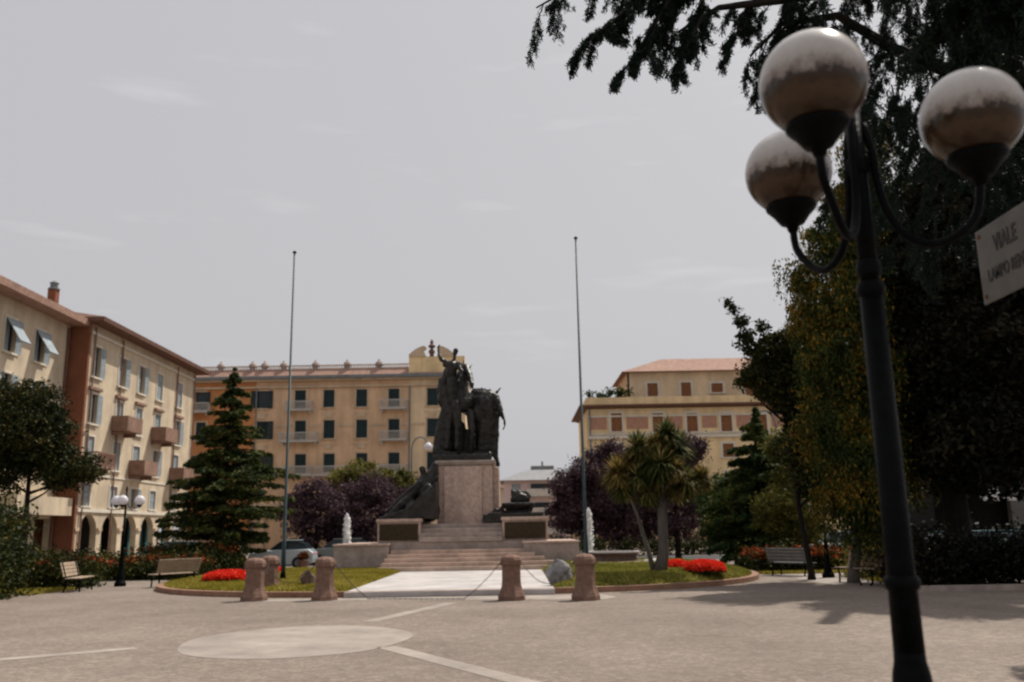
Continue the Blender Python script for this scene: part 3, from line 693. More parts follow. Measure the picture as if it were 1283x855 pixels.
# ------------------------------------------------------------------ buildings
def facade(w, h, holes, th=.35, x0=0, z0=0, y=0):
    """front sheet with real openings and reveals; holes (x0,x1,z0,z1,arch)"""
    xs = sorted({x0, x0+w, *[a for q in holes for a in q[:2]]}); zs = sorted({z0, z0+h, *[a for q in holes for a in q[2:4]]})
    b = MB()
    for i in range(len(xs)-1):
        for j in range(len(zs)-1):
            cx, cz = (xs[i]+xs[i+1])/2, (zs[j]+zs[j+1])/2
            if any(q[0] < cx < q[1] and q[2] < cz < q[3] for q in holes): continue
            b.add([(xs[i], y, zs[j]), (xs[i+1], y, zs[j]), (xs[i+1], y, zs[j+1]), (xs[i], y, zs[j+1])], [(0, 1, 2, 3)])
    for q in holes:
        a, c, e, g = q[:4]
        P = [(a, e), (c, e), (c, g), (a, g)]
        for k in range(4):
            p, r = P[k], P[(k+1) % 4]
            b.add([(p[0], y, p[1]), (r[0], y, r[1]), (r[0], y+th, r[1]), (p[0], y+th, p[1])], [(0, 3, 2, 1)])
        if len(q) > 4 and q[4]:
            r = (c-a)/2; cx = (a+c)/2; zc = g - r*q[4]
            for s in (-1, 1):
                arc = [(cx + s*r*math.cos(t), zc + r*q[4]*math.sin(t)) for t in np.linspace(0, math.pi/2, 8)]
                poly = arc + [(cx + s*r, g)]
                if s > 0: poly = poly[::-1]
                b.prism_y([(x - s*.0, z) for x, z in poly], y-.002, y+th)
    return b
_wc = {}
def window(parent, x, z, w, h, sm, tm, y=0, state='closed', surround=.14, sill=True, hood=False):
    """x centre, z bottom; stone surround, two shutters (or panes) inside the opening"""
    key = ('w', round(w, 2), round(h, 2), tm.name, surround, sill, hood)
    if key not in _wc:
        b = MB(); s = surround
        if s:
            b.box(-w/2-s, -w/2-.002, -.05, -.003, -.0, h+s).box(w/2+.002, w/2+s, -.05, -.003, -.0, h+s).box(-w/2-.002, w/2+.002, -.05, -.003, h+.002, h+s)
        if sill or not s: b.box(-w/2-s-.06, w/2+s+.06, -.16, -.003, -.12, -.003)
        if hood: b.box(-w/2-s-.12, w/2+s+.12, -.25, -.003, h+s+.12, h+s+.24)
        _wc[key] = b.mesh('window', tm)
    o = link('window', _wc[key], parent); o.location = (x, y, z)
    k2 = ('s', round(w, 2), round(h, 2), sm.name)
    if k2 not in _wc:
        b = MB(); hw = w/2-.01
        b.box(.0, .06, .0, .05, .01, h-.01).box(hw-.06, hw, .0, .05, .01, h-.01).box(.06, hw-.06, 0, .05, .01, .10).box(.06, hw-.06, 0, .05, h-.10, h-.01).box(.06, hw-.06, 0, .05, h/2-.05, h/2+.05)
        n = max(6, int(h/.12))
        for i in range(n):
            zz = .1 + (h-.2)*i/n; b.box(.06, hw-.06, .012, .035, zz+.015, zz+(h-.2)/n-.004)
        _wc[k2] = b.mesh('shutter', sm)
    if state in ('closed', 'open', 'half'):
        for s in (-1, 1):
            c = link('shutter', _wc[k2], o)
            if state == 'closed' or (state == 'half' and s < 0): c.location = (s*.004, .06 if s > 0 else .11, 0); c.rotation_euler = (0, 0, 0 if s > 0 else math.pi)
            else: c.location = (s*(w/2+.01), -.07, 0); c.rotation_euler = (0, 0, rad(-6) if s > 0 else math.pi+rad(6))
    k3 = ('g', round(w, 2), round(h, 2))
    if k3 not in _wc: _wc[k3] = MB().box(-w/2+.002, w/2-.002, .22, .26, .002, h-.002).mesh('pane', M['glass'])
    link('pane', _wc[k3], o)
    return o
def balcony(parent, x, z, w, d, rm, sm, y=0, solid=False, h=.95):
    b = MB().box(x-w/2, x+w/2, y-d, y-.004, z-.16, z)
    for s in (-1, 1): b.prism_y([], 0, 0) if False else b.box(x+s*(w/2-.25)-.09, x+s*(w/2-.25)+.09, y-d*.7, y-.004, z-.45, z-.162)
    o = b.build('balcony', sm, parent, bevel=.01)
    r = MB()
    if solid:
        r.box(x-w/2, x+w/2, y-d, y-d+.08, z+.002, z+h).box(x-w/2, x-w/2+.08, y-d+.082, y-.004, z+.002, z+h).box(x+w/2-.08, x+w/2, y-d+.082, y-.004, z+.002, z+h)
    else:
        r.box(x-w/2, x+w/2, y-d, y-d+.07, z+h-.09, z+h).box(x-w/2, x+w/2, y-d, y-d+.05, z+.05, z+.10)
        for s in (-1, 1): r.box(x+s*(w/2-.035)-.035, x+s*(w/2-.035)+.035, y-d+.07, y-.004, z+h-.09, z+h)
        k = int(w/.14)
        for i in range(k+1):
            xx = x-w/2+.02+(w-.04)*i/k; r.box(xx-.022, xx+.022, y-d+.01, y-d+.05, z+.002, z+h-.09)
        for i in range(1, int(d/.14)):
            for s in (-1, 1): r.box(x+s*(w/2-.03)-.02, x+s*(w/2-.03)+.02, y-d+i*.14, y-d+i*.14+.035, z+.002, z+h-.09)
    c = r.build('railing', rm, o)
    return o

# --- orange building with pediment
YA = 100; xA = at(232, 600, YA).x
bA = thing('orange_building', 'long four storey orange apartment building with dark shutters and a scrolled roof pediment', 'building', (xA, YA, 0))
ax = lambda px, py=560: at(px, py, YA).x - xA
az = lambda px, py: at(px, py, YA).z
WA = ax(580); HA = 19.2
colsA = [(328, 'o'), (376, 'b'), (412, 'c'), (453, 'c'), (493.5, 'b'), (542, 'c')]
rowsA = [(510, 488), (549, 526), (591, 568)]
holes = []; wins = []
for cxp, kd in [(251, 'e')] + colsA:
    for ri, (yb, yt) in enumerate(rowsA):
        zc0 = az(450, yb); zc1 = az(450, yt); w_ = 1.25 if kd != 'e' else 1.1
        x = ax(cxp, yb); door = kd == 'b' or (kd == 'e' and ri == 0)
        if door: zc0 -= .25
        holes.append((x-w_/2, x+w_/2, zc0, zc1, 0)); wins.append((x, zc0, w_, zc1-zc0, kd, ri))
    if kd == 'e' or cxp == 328: pass
# ground arcade
xx = 1.2
arches = []
while xx + 2.6 < WA:
    arches.append((xx, xx+2.6, .05, 4.3, .9)); xx += 3.9
holes += arches
x1a = ax(318, 560); x2a = ax(513, 560)
def seg(a, b, m, nm, y=0):
    hs = [q for q in holes if q[0] >= a and q[1] <= b]
    fixnormals  # keep
    facade(b-a, HA, hs, .35, a, 0, y).build(nm, m, bA)
seg(0, x1a, M['plasterO2'], 'end_wall_bay'); seg(x1a, x2a, M['plasterO'], 'wall'); seg(x2a, WA, M['plasterY'], 'pediment_bay')
MB().box(.01, WA-.01, .62, 13, .01, HA-.02).build('rear_block', M['plasterO'], bA)
MB().box(-.003, -.0, 0, 13, 0, HA).box(WA, WA+.3, -.0, 13, 0, HA).build('side_wall', M['plasterY'], bA)
for x, z, w_, h_, kd, ri in wins:
    window(bA, x, z, w_, h_, M['shutD'], M['trim'], 0, 'open' if (kd in 'eo' and ri != 1) else ('half' if kd == 'o' else 'closed'), .16, kd != 'b', False)
    if kd != 'b' and kd != 'e' and ri < 2:
        MB().box(x-.9, x+.9, -.06, -.003, z-.75, z-.62).box(x-.45, x+.45, -.10, -.003, z-1.15, z-.752).build('stucco_ornament', M['trim'], bA)
    if kd == 'b':
        balcony(bA, x-.0, z-.02, 3.0 if ri != 1 or x > 20 else 4.2, 1.0, M['balc'], M['balc'])
    if kd == 'e' and ri == 0: balcony(bA, x, z-.02, 2.4, 1.0, M['balc'], M['balc'])
ce = [x1a] + [v for c, k in colsA for v in (ax(c)-.95, ax(c)+.95)] + [WA]
for i in range(0, len(ce)-1, 2):
    if ce[i+1]-ce[i] > .3: MB().box(ce[i], ce[i+1], -.07, -.006, az(450, 534), az(450, 531)).build('string_course', M['trim'], bA)
for zz, hh, d, nm in ((az(450, 598), .3, .5, 'string_course'), (4.9, .25, .15, 'string_course')):
    MB().box(x1a, WA, -d, -.006, zz, zz+hh).build(nm, M['trim'], bA)
lb = ax(398, 595); balcony(bA, (ax(340)+ax(500))/2, az(450, 598)+.31, ax(500)-ax(340), .9, M['balc'], M['balc'])
# cornice, gutter, tile parapet
MB().box(-.3, WA+.3, -.25, -.006, HA-1.1, HA-.9).box(-.4, WA+.4, -.45, -.006, HA-.35, HA-.1).build('cornice', M['trim'], bA)
for i in range(int(WA/1.9)):
    pass
MB().box(-.6, WA+.5, -.8, -.1, HA-.1, HA+.22).build('gutter', M['gutter'], bA)
MB().frustum((-.5, WA+.4, -.55, 12), HA+.22, (0, WA, .6, 11), HA+1.25).build('roof', M['tile'], bA)
bal = MB().box(0, WA, .5, .7, HA+1.55, HA+1.65)
for i in range(int(WA/.28)): bal.box(i*.28, i*.28+.11, .55, .65, HA+1.2, HA+1.55)
bal.build('roof_balustrade', M['trim'], bA)
for p in (275, 315, 330, 354, 394, 434, 474):
    x = ax(p, 455); MB().lathe([(.25, 0), (.30, .35), (.5, .55), (.42, .8), (.15, 1.05), (.05, 1.25)], (x, .6, HA+1.0), n=10).build('urn', M['granite_d'], bA)
pc = ax(541, 455); hwp = 2.6
base = HA+.25
MB().box(pc-hwp, pc+hwp+1.2, -.3, .4, base, base+2.0).build('pediment', M['plasterB'], bA)
for s in (-1, 1):
    pr = [(pc+s*hwp, base+2.0), (pc+s*hwp, base+2.25), (pc+s*1.9, base+2.85), (pc+s*1.3, base+3.15), (pc+s*.85, base+3.25), (pc+s*.6, base+3.05), (pc+s*.75, base+2.8), (pc+s*.95, base+2.75), (pc+s*.8, base+2.45), (pc+s*.6, base+2.0)]
    if s > 0: pr = pr[::-1]
    fixnormals(MB().prism_y(pr, -.42, .3).build('scroll', M['trim'], bA))
MB().lathe([(.3, 0), (.22, .3), (.38, .5), (.34, .75), (.12, .95), (.4, 1.15), (.42, 1.3), (.15, 1.5), (.22, 1.75), (.1, 1.95), (.01, 2.1)], (pc, -.05, base+2.0), n=12).build('finial', M['tiled'], bA)
MB().tube([(x2a+.0, -.14, .1), (x2a, -.14, HA-.9)], .08, 8).build('drainpipe', M['gutter'], bA)
MB().tube([(x1a+.1, -.14, .1), (x1a+.1, -.14, HA-.9)], .07, 8).build('drainpipe', M['gutter'], bA)

# --- ochre building at right
YB = 90; xB = at(737, 560, YB).x; WB = 27.0
bB = thing('ochre_building', 'ochre apartment building with brown shutters, brick panels and set back attic under a red roof', 'building', (xB, YB, 0))
bx = lambda px, py=540: at(px, py, YB).x - xB
bz = lambda px, py: at(px, py, YB).z
HB = bz(800, 512)
cols = [773, 825, 868, 911, 955, 998]
rows = [(541, 518), (573, 556), (612, 592), (650, 630)]
holes = [(bx(c)-.55, bx(c)+.55, bz(c, b), bz(c, t), 0) for c in cols for b, t in rows if bx(c) < WB-1]
facade(WB, HB, holes).build('wall', M['plasterB'], bB)
for q in holes: window(bB, (q[0]+q[1])/2, q[2], q[1]-q[0], q[3]-q[2], M['shutB'], M['trimw'], 0, 'closed', .22, True, False)
MB().box(.01, WB, .6, 12, 0, HB-.02).box(WB-.3, WB, 0, .6, 0, HB).build('rear_block', M['plasterB'], bB)
MB().box(-.004, .3, .36, 12, 0, HB).build('side_wall', M['plasterB'], bB)
zb0, zb1 = bz(840, 537), bz(840, 522)
edges = [0.35] + [v for c in cols for v in (bx(c)-1.0, bx(c)+1.0)] + [WB]
for i in range(0, len(edges)-1, 2):
    if edges[i+1]-edges[i] > .4:
        MB().box(edges[i], edges[i+1], -.03, -.003, zb0, zb1).build('brick_panel', M['brick'], bB)
MB().box(0, WB, -.07, -.004, zb1+.02, zb1+.2).build('string_course', M['trimw'], bB)
MB().box(0, WB, -.22, -.004, bz(840, 549), bz(840, 545)).box(0, WB, -.12, -.004, bz(840, 544), bz(840, 542)).build('string_course', M['trimw'], bB)
MB().box(-.8, WB+.5, -.8, 12.6, HB+.2, HB+.36).frustum((0, WB, 0, 12), HB, (-.6, WB+.4, -.6, 12.3), HB+.2).build('eaves', M['tiled'], bB)
MB().box(-.05, WB, .1, .3, HB+.36, HB+1.2).box(-.05, .15, .3, 10, HB+.36, HB+1.2).build('terrace_parapet', M['plasterB'], bB)
u0 = bx(790, 490); UZ = HB+.5; UH = bz(840, 464)-UZ+.2
uh = [(bx(c, 490)-w_/2, bx(c, 490)+w_/2, bz(c, b), bz(c, t), 0) for c, w_, b, t in ((822, 1.1, 493, 476), (865, 1.05, 501, 475), (905, 1.2, 488, 476), (948, 1.1, 493, 476))]
facade(WB-u0, UH, uh, .35, u0, UZ, 2.2).build('attic_wall', M['plasterY'], bB)
for q in uh: window(bB, (q[0]+q[1])/2, q[2], q[1]-q[0], q[3]-q[2], M['shutB'], M['trimw'], 2.2, 'closed', .2)
MB().box(u0, WB, 2.8, 11, UZ, UZ+UH-.01).box(u0-.004, u0+.2, 2.2, 11, UZ, UZ+UH-.01).build('attic_block', M['plasterO'], bB)
MB().frustum((u0-.6, WB+.3, 1.5, 12), UZ+UH, (u0+4.2, WB-3, 5.5, 8.5), UZ+UH+2.0).build('attic_roof', M['tile'], bB)
MB().tube([(.25, -.12, .1), (.25, -.12, HB)], .08, 8).build('drainpipe', M['gutter'], bB)
def shrub_row(name, x0, x1, y0, y1, z0, z1, n, m, label, cat, size=.3, fl=None, flm=None, group=None, nf=0, parent=None, clump=.22):
    """a leafy bank as one thing: leaves, and flowers on top where the photo has them"""
    t = thing(name, label, cat, ((x0+x1)/2, (y0+y1)/2, z0), group=group)
    k = max(4, n // 30)
    cen = np.stack([rng.uniform(x0, x1, k), rng.uniform(y0, y1, k), z0 + (z1-z0)*rng.uniform(0, 1, k)**.7*rng.uniform(.75, 1.08, k)], 1)
    P = (cen[:, None, :] + rng.normal(size=(k, 30, 3))*clump).reshape(-1, 3); P[:, 2] = np.maximum(P[:, 2], z0+.02)
    leaves('foliage', P, size, m, t, 1.8)
    if nf:
        k = max(3, nf // 12)
        cen = np.stack([rng.uniform(x0, x1, k), rng.uniform(y0, y1, k), z0 + (z1-z0)*rng.uniform(.75, 1.08, k)], 1)
        P = (cen[:, None, :] + rng.normal(size=(k, 12, 3))*np.array([.16, .12, .07])).reshape(-1, 3)
        leaves('blossom', P, .14, flm, t, 1.3)
    return t
shrub_row('terrace_plant', xB+.1, xB+4.6, YB+.3, YB+1.0, HB+.9, HB+2.1, 900, L['green'], 'dark potted greenery on the terrace of the ochre building', 'plant', .3)

# --- grey roofed block in the middle distance
YC = 150
cx0, cx1 = at(634, 640, YC).x, at(712, 640, YC).x; hc = at(670, 602, YC).z
bC = thing('distant_apartment_block', 'distant pink block with white balconies and grey hipped roof right of the pedestal', 'building', (cx0, YC, 0))
wC = cx1-cx0
holes = [(a, a+1.5, z, z+1.7, 0) for z in (1.5, 4.6, 7.7) for a in (1.0, 8.6)] + [(4.2, 7.2, z-.3, z+1.7, 0) for z in (1.5, 4.6, 7.7)]
holes = [q for q in holes if q[3] < hc and q[1] < wC]
facade(wC, hc, holes, .4).build('wall', M['plasterG'], bC)
MB().box(0, wC, .9, 12, 0, hc-.01).box(-.3, 0, 0, 12, 0, hc).box(wC, wC+.3, 0, 12, 0, hc).build('side_wall', M['plasterG'], bC)
for q in holes: window(bC, (q[0]+q[1])/2, q[2], q[1]-q[0], q[3]-q[2], M['shutL'], M['balc'], 0, 'none' if q[1]-q[0] > 2 else 'closed', .12)
for z in (1.2, 4.3, 7.4):
    if z+1 < hc: balcony(bC, 5.7, z, 4.6, 1.3, M['balc'], M['balc'], solid=True, h=1.1)
MB().frustum((-1, wC+1, -1, 13), hc, (3.5, wC-1.5, 4, 9), hc+2.0).build('roof', M['slate'], bC)
MB().box(4.4, wC-2.0, 4.5, 8, hc+2.0, hc+2.7).box(wC*.6, wC*.6+.3, 5, 5.3, hc+2.7, hc+3.5).build('rooftop_hut', M['gutter'], bC)
for i, (pa, pb, pt, Y, mm, lb, ct) in enumerate([(622, 640, 612, 175, 'plasterP', 'pale distant house just visible right of the pedestal', 'house'), (700, 760, 628, 170, 'plasterY', 'low yellow distant house behind the purple tree', 'house')]):
    a, b_ = at(pa, 640, Y).x, at(pb, 640, Y).x; hh = at(pa, pt, Y).z
    t = thing('distant_house', lb, ct, (a, Y, 0))
    hs = [(x, x+1.0, z, z+1.6, 0) for z in (1.2, 4.2) for x in np.arange(.6, b_-a-1.2, 2.2) if z+1.8 < hh]
    facade(b_-a, hh, hs, .3).build('wall', M[mm], t)
    for q in hs: window(t, q[0]+.5, q[2], 1.0, 1.6, M['shutL'], M['trimw'], 0, 'closed', .1)
    MB().box(0, b_-a, .6, 10, 0, hh-.01).build('rear_block', M[mm], t)
    MB().frustum((-.5, b_-a+.5, -.5, 10.5), hh, (.5, b_-a-.5, 4, 6), hh+1.4).build('roof', M['tiled'], t)

# --- left building with arcade
XD = -29.7; y0D = atX(99, 600, XD).y; LD = 81.6 - y0D; HD = 16.6
bD = thing('arcaded_building', 'pale four storey building with ground floor arcade, blue shutters and red brown balconies at left', 'building', (XD, y0D, 0), rad(90))
dx = lambda px, py: atX(px, py, XD).y - y0D
dz = lambda px, py: atX(px, py, XD).z
colsD = [(123, 428), (155, 442), (178.5, 455), (201.5, 463), (226, 474)]
holes = []; winD = []
fl = [12.9, 9.6, 6.6, 3.9]
hgt = [2.2, 2.1, 2.1, 1.5]
for i, (px, py) in enumerate(colsD):
    x = dx(px, py)
    for r in range(4):
        q = (x-.6, x+.6, fl[r], fl[r]+hgt[r], 0); 
        holes.append(q); winD.append((x, fl[r], 1.2, hgt[r], i, r))
holesD = list(holes)
aw = LD/6.0; arcs = []
for k in range(6):
    a = .55 + k*(LD-.5)/6; arcs.append((a, a+(LD-.5)/6-.75, .05, 3.35, 1.0))
holes += arcs
facade(LD, HD, holes, .45).build('wall', M['plasterP'], bD)
MB().box(.01, LD-.01, 3.4, 14, 0, HD-.01).box(.01, LD-.01, .7, 3.4, 3.5, HD-.01).build('rear_block', M['plasterP'], bD)
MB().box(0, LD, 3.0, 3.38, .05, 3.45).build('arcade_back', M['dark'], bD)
for k in (3, 4, 5):
    a = arcs[k]; MB().box(a[0], a[1], .9, .96, .05, 2.9).build('shop_shutter', M['teal'], bD)
for k in range(6):
    a = arcs[k]; MB().box(a[0]-.68, a[0]-.10, -.12, -.004, 2.2, 2.42).build('capital', M['trim'], bD)
MB().box(-.3, -.004, -.05, 14, 0, HD).build('end_wall', M['plasterR'], bD)
for x, z, w_, h_, i, r in winD:
    window(bD, x, z, w_, h_, M['shutL'], M['trimw'], 0, ['closed', 'half', 'closed', 'closed'][(i+r) % 4] if r else ('half' if i < 3 else 'closed'), .13, True, False)
    if r == 0: MB().box(x-.9, x+.9, -.22, -.003, z-.95, z-.75).build('ledge', M['balcr'], bD)
for (i, r) in ((0, 2), (1, 1), (3, 1), (2, 2), (4, 2)):
    x = winD[i*4+r][0]; b_ = balcony(bD, x+.1, fl[r]-.02, 2.6, 1.25, M['balcr'], M['balcr'], solid=(i != 0), h=.95)
for z, h_, d in ((3.48, .25, .12), (6.0, .14, .07), (HD-.75, .2, .12)):
    MB().box(0, LD, -d, -.006, z, z+h_).build('string_course', M['trimw'], bD)
for p in (.5, 5.0, 16.2, LD-.3): MB().tube([(p, -.12, .1), (p, -.12, HD-.2)], .07, 8).build('drainpipe', M['balcr'], bD)
fixnormals(MB().add([(-.7, -1.15, HD), (LD+.9, -1.15, HD), (LD+.9, 14, HD), (-.7, 14, HD), (-.7, -1.2, HD+.3), (LD+.9, -1.2, HD+.3), (LD+.9, 14, HD+.3), (-.7, 14, HD+.3), (4, 6, HD+2.3), (LD-4, 6, HD+2.3)],
    [(0, 1, 2, 3), (0, 4, 5, 1), (1, 5, 6, 2), (2, 6, 7, 3), (3, 7, 4, 0), (4, 8, 9, 5), (5, 9, 6), (6, 9, 8, 7), (7, 8, 4)]).build('roof', M['tiled'], bD))

# --- nearer left building
XE = -31.0; y0E = 40.0; LE = y0D - .35 - y0E; HE = 16.3
bE = thing('cream_building', 'cream building with open white shutters cut off by the left edge of the picture', 'building', (XE, y0E, 0), rad(90))
ex = [atX(p, 405, XE).y - y0E for p in (14, 52)] + [3.5, 8.0]
holes = [(x-.6, x+.6, z, z+2.1, 0) for x in ex for z in (13.0, 9.6, 6.3)]
shop = [(LE-6.6, LE-3.0, .1, 3.0, 0), (LE-2.4, LE-.5, .1, 3.0, 0), (2, 8, .1, 3.0, 0)]
facade(LE, HE, holes + shop, .4).build('wall', M['plasterP'], bE)
MB().box(.01, LE-.01, 3.0, 14, 0, HE-.01).box(.01, LE-.01, .7, 3.0, 3.3, HE-.01).build('rear_block', M['plasterP'], bE)
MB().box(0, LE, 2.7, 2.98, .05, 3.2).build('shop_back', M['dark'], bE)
for q in holes:
    x = (q[0]+q[1])/2; window(bE, x, q[2], 1.2, 2.1, M['shutL'], M['trimw'], 0, 'half', .13)
    if q[2] > 12:
        b = MB(); b.add([(x-.6, -.08, q[3]), (x+.6, -.08, q[3]), (x+.6, -1.05, q[3]-1.5), (x-.6, -1.05, q[3]-1.5), (x-.6, -.03, q[3]), (x+.6, -.03, q[3]), (x+.6, -1.0, q[3]-1.55), (x-.6, -1.0, q[3]-1.55)], [(0, 1, 2, 3), (7, 6, 5, 4), (0, 3, 7, 4), (1, 5, 6, 2), (2, 6, 7, 3), (0, 4, 5, 1)])
        b.build('tilted_blind', M['shutL'], bE)
MB().box(LE-7.0, LE-.3, -1.3, -.01, 3.2, 4.35).build('shop_canopy', M['plasterP'], bE)
for p in (LE-.4, 10.8): MB().tube([(p, -.12, .1), (p, -.12, HE-.2)], .08, 8).build('drainpipe', M['tiled'], bE)
fixnormals(MB().add([(-.7, -1.3, HE), (LE+.9, -1.3, HE), (LE+.9, 14, HE), (-.7, 14, HE), (-.7, -1.35, HE+.45), (LE+.9, -1.35, HE+.45), (LE+.9, 14, HE+.3), (-.7, 14, HE+.3), (4, 6, HE+2.0), (LE-1, 6, HE+2.0)],
    [(0, 1, 2, 3), (0, 4, 5, 1), (1, 5, 6, 2), (2, 6, 7, 3), (3, 7, 4, 0), (4, 8, 9, 5), (5, 9, 6), (6, 9, 8, 7), (7, 8, 4)]).build('roof', M['tile'], bE))
cp = atX(66, 362, XE-3.2)
ch = MB().box(cp.y-y0E-.28, cp.y-y0E+.28, 2.8, 3.4, HE+.5, cp.z-.1).build('chimney', M['plasterR'], bE)
MB().lathe([(.42, 0), (.42, .1), (.28, .16), (.28, .45), (.34, .52), (.08, .7)], (cp.y-y0E, 3.1, cp.z-.1), n=12).build('chimney_cap', M['gutter'], ch)

# --- grey building seen through the trees at right
bF = thing('grey_shop_building', 'dim grey building with an awning, half hidden behind the dark trees at the right edge', 'building', (21, 44, 0))
hs = [(x, x+1.2, z, z+1.9, 0) for x in (1.2, 5.2, 9.2) for z in (4.6, 8.0)] + [(.8, 3.2, .1, 3.0, 0), (4.8, 7.2, .1, 3.0, 0), (8.8, 11.2, .1, 3.0, 0)]
facade(14, 11.5, hs, .35).build('wall', M['slate2'], bF)
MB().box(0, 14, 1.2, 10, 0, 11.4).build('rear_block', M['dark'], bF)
for q in hs:
    if q[2] > 1: window(bF, q[0]+.6, q[2], 1.2, 1.9, M['shutL'], M['trimw'], 0, 'closed', .13)
MB().frustum((-.8, 14.8, -.8, 10.8), 11.5, (4, 10, 4, 6), 13.4).build('roof', M['tiled'], bF)
b = MB(); b.add([(1.0, -.02, 3.9), (2.5, -.02, 3.9), (2.5, -1.8, 2.8), (1.0, -1.8, 2.8), (1.0, -.02, 3.8), (2.5, -.02, 3.8), (2.5, -1.8, 2.7), (1.0, -1.8, 2.7)], [(0, 1, 2, 3), (7, 6, 5, 4), (0, 3, 7, 4), (1, 5, 6, 2), (2, 6, 7, 3), (0, 4, 5, 1)])
b.build('awning', M['awn'], bF)

# ------------------------------------------------------------------ benches
def bench(loc, rz, wm, label, solid=False):
    t = thing('park_bench', label, 'bench', loc, rz, 'benches round the square')
    s = MB(); bk = MB()
    for i in range(4): s.box(-.85, .85, -.22+i*.12, -.12+i*.12, .42, .455)
    for i in range(4):
        y = .27+i*.035; z = .50+i*.115
        bk.add([(-.85, y, z), (.85, y, z), (.85, y+.03, z+.10), (-.85, y+.03, z+.10), (-.85, y+.03, z-.01), (.85, y+.03, z-.01), (.85, y+.06, z+.09), (-.85, y+.06, z+.09)], [(0, 1, 2, 3), (7, 6, 5, 4), (3, 2, 6, 7), (0, 4, 5, 1), (1, 5, 6, 2), (0, 3, 7, 4)])
    s.build('seat', wm, t, bevel=.008); bk.build('backrest', wm, t)
    for x in (-.7, .7):
        l = MB().tube([(x, -.2, 0), (x, -.17, .2), (x, -.22, .42)], .028, 8).tube([(x, .3, 0), (x, .24, .2), (x, .24, .42), (x, .40, .95)], .028, 8).tube([(x, -.24, .41), (x, .26, .41)], .022, 8)
        l.build('leg', M['iron'], t, smooth=True)
    return t
bench((-14.5, 30.4, 0), rad(100), M['wood'], 'park bench seen end on at far left in front of the flower hedge')
bench((-12.1, 32.2, 0), rad(236), M['wood'], 'pale backed park bench behind the left tip of the island')
bench((9.8, 32.3, 0), rad(124), M['woodg'], 'grey park bench on the path right of the island tip')
bench((10.3, 27.4, 0), rad(-70), M['wood'], 'park bench seen end on in the shade near the lamp post at right')

# ------------------------------------------------------------------ vegetation
def flower_bed(px0, px1, py0, py1, z, label, n):
    a = gp(px0, py1, z); b_ = gp(px1, py1, z); yb = a.y; 
    cx = (a.x+b_.x)/2; w_ = abs(b_.x-a.x)/2; Y0 = (a.y+b_.y)/2
    t = thing('flower_bed', label, 'flower bed', (cx, Y0+.6, z), group='red flower beds on the lawns')
    h = at((px0+px1)/2, py0, Y0+.6).z - z
    r = np.sqrt(rng.uniform(0, 1, n)); th = rng.uniform(0, 2*math.pi, n)
    dome = np.sqrt(np.maximum(0, 1-r**2))**.6
    P = np.stack([cx+w_*r*np.cos(th), Y0+.7+.9*r*np.sin(th), z+.02+h*dome*rng.uniform(.55, 1.05, n)], 1)
    leaves('blossom', P, .10, L['red'], t, 1.2)
    P2 = P[:n//2].copy(); P2[:, 2] = z + (P2[:, 2]-z)*.6*rng.uniform(.2, 1, len(P2)); leaves('foliage', P2, .12, L['hedge'], t, 2)
flower_bed(249, 306, 716, 730, .25, 'red flower bed on the left lawn', 5000)
flower_bed(834, 872, 703, 714, .36, 'smaller red flower bed beside the spiky palm trunk', 3000)
flower_bed(862, 917, 703, 718, .36, 'large mound of red flowers on the right lawn', 6000)
flower_bed(332, 346, 712, 719, .25, 'small red flower patch behind the left bollards', 900)

def tree(name, label, base, lobes, n, m, size, bark=None, tr=.16, clump=.28, per=38, group=None, asp=1.9, limbs=True, hang=0):
    """base (x,y); lobes in pixels+depth: (px,py,Y,r) or world"""
    t = thing(name, label, 'tree', (base[0], base[1], 0), group=group)
    Lb = [(at(a, b, Y), r) for a, b, Y, r in lobes]
    P = lobe_points(Lb, n, clump, per)
    P[:, 2] = np.maximum(P[:, 2], .1)
    if hang:
        # leaves strung along hanging shoots
        k = len(P)//14; st = P[rng.choice(len(P), k, replace=False)]
        ln = rng.uniform(.3, 1, k)*hang; s = np.linspace(0, 1, 14)
        Q = st[:, None, :] + rng.normal(size=(k, 14, 3))*.06; Q[:, :, 2] -= s[None, :]*ln[:, None]; Q[:, :, 0] += (s[None, :]**2)*rng.normal(size=(k, 1))*.12
        P = np.concatenate([P[:len(P)//2], Q.reshape(-1, 3)]); P = P[P[:, 2] > .15]
        d = np.tile([0, 0, -1.], (len(P), 1)); leaves('crown', P, size, m, t, asp, dirs=d, jitter=1.6)
    else: leaves('crown', P, size, m, t, asp)
    b = MB(); zc = min(c.z for c, r in Lb); cx = sum(c.x for c, r in Lb)/len(Lb); cy = sum(c.y for c, r in Lb)/len(Lb); zm = sum(c.z for c, r in Lb)/len(Lb); zt = zm + .35*(max(c.z for c, r in Lb)-zm)
    fork = Vector((base[0]*.6+cx*.4, base[1]*.6+cy*.4, max(.9, zc*.7)))
    mid = Vector((cx, cy, zt))
    b.tube([(base[0], base[1], -.05), (base[0], base[1], .25), fork, fork.lerp(mid, .5), mid], [tr*1.5, tr*1.1, tr*.85, tr*.5, tr*.15], 9)
    for c, r in Lb:
        if limbs:
            s = fork.lerp(mid, min(.8, max(0, (c.z-fork.z)/(mid.z-fork.z+.01)-.25)) if c.z > fork.z else 0)
            q = s.lerp(c, .55) + Vector((0, 0, -.15)); b.tube([s, q, c], [tr*.45, tr*.3, tr*.08], 6)
    b.build('trunk', bark or M['bark'], t, True, smooth=True)
    return t
def P3(px, py): g = gp(px, py); return (g.x, g.y)
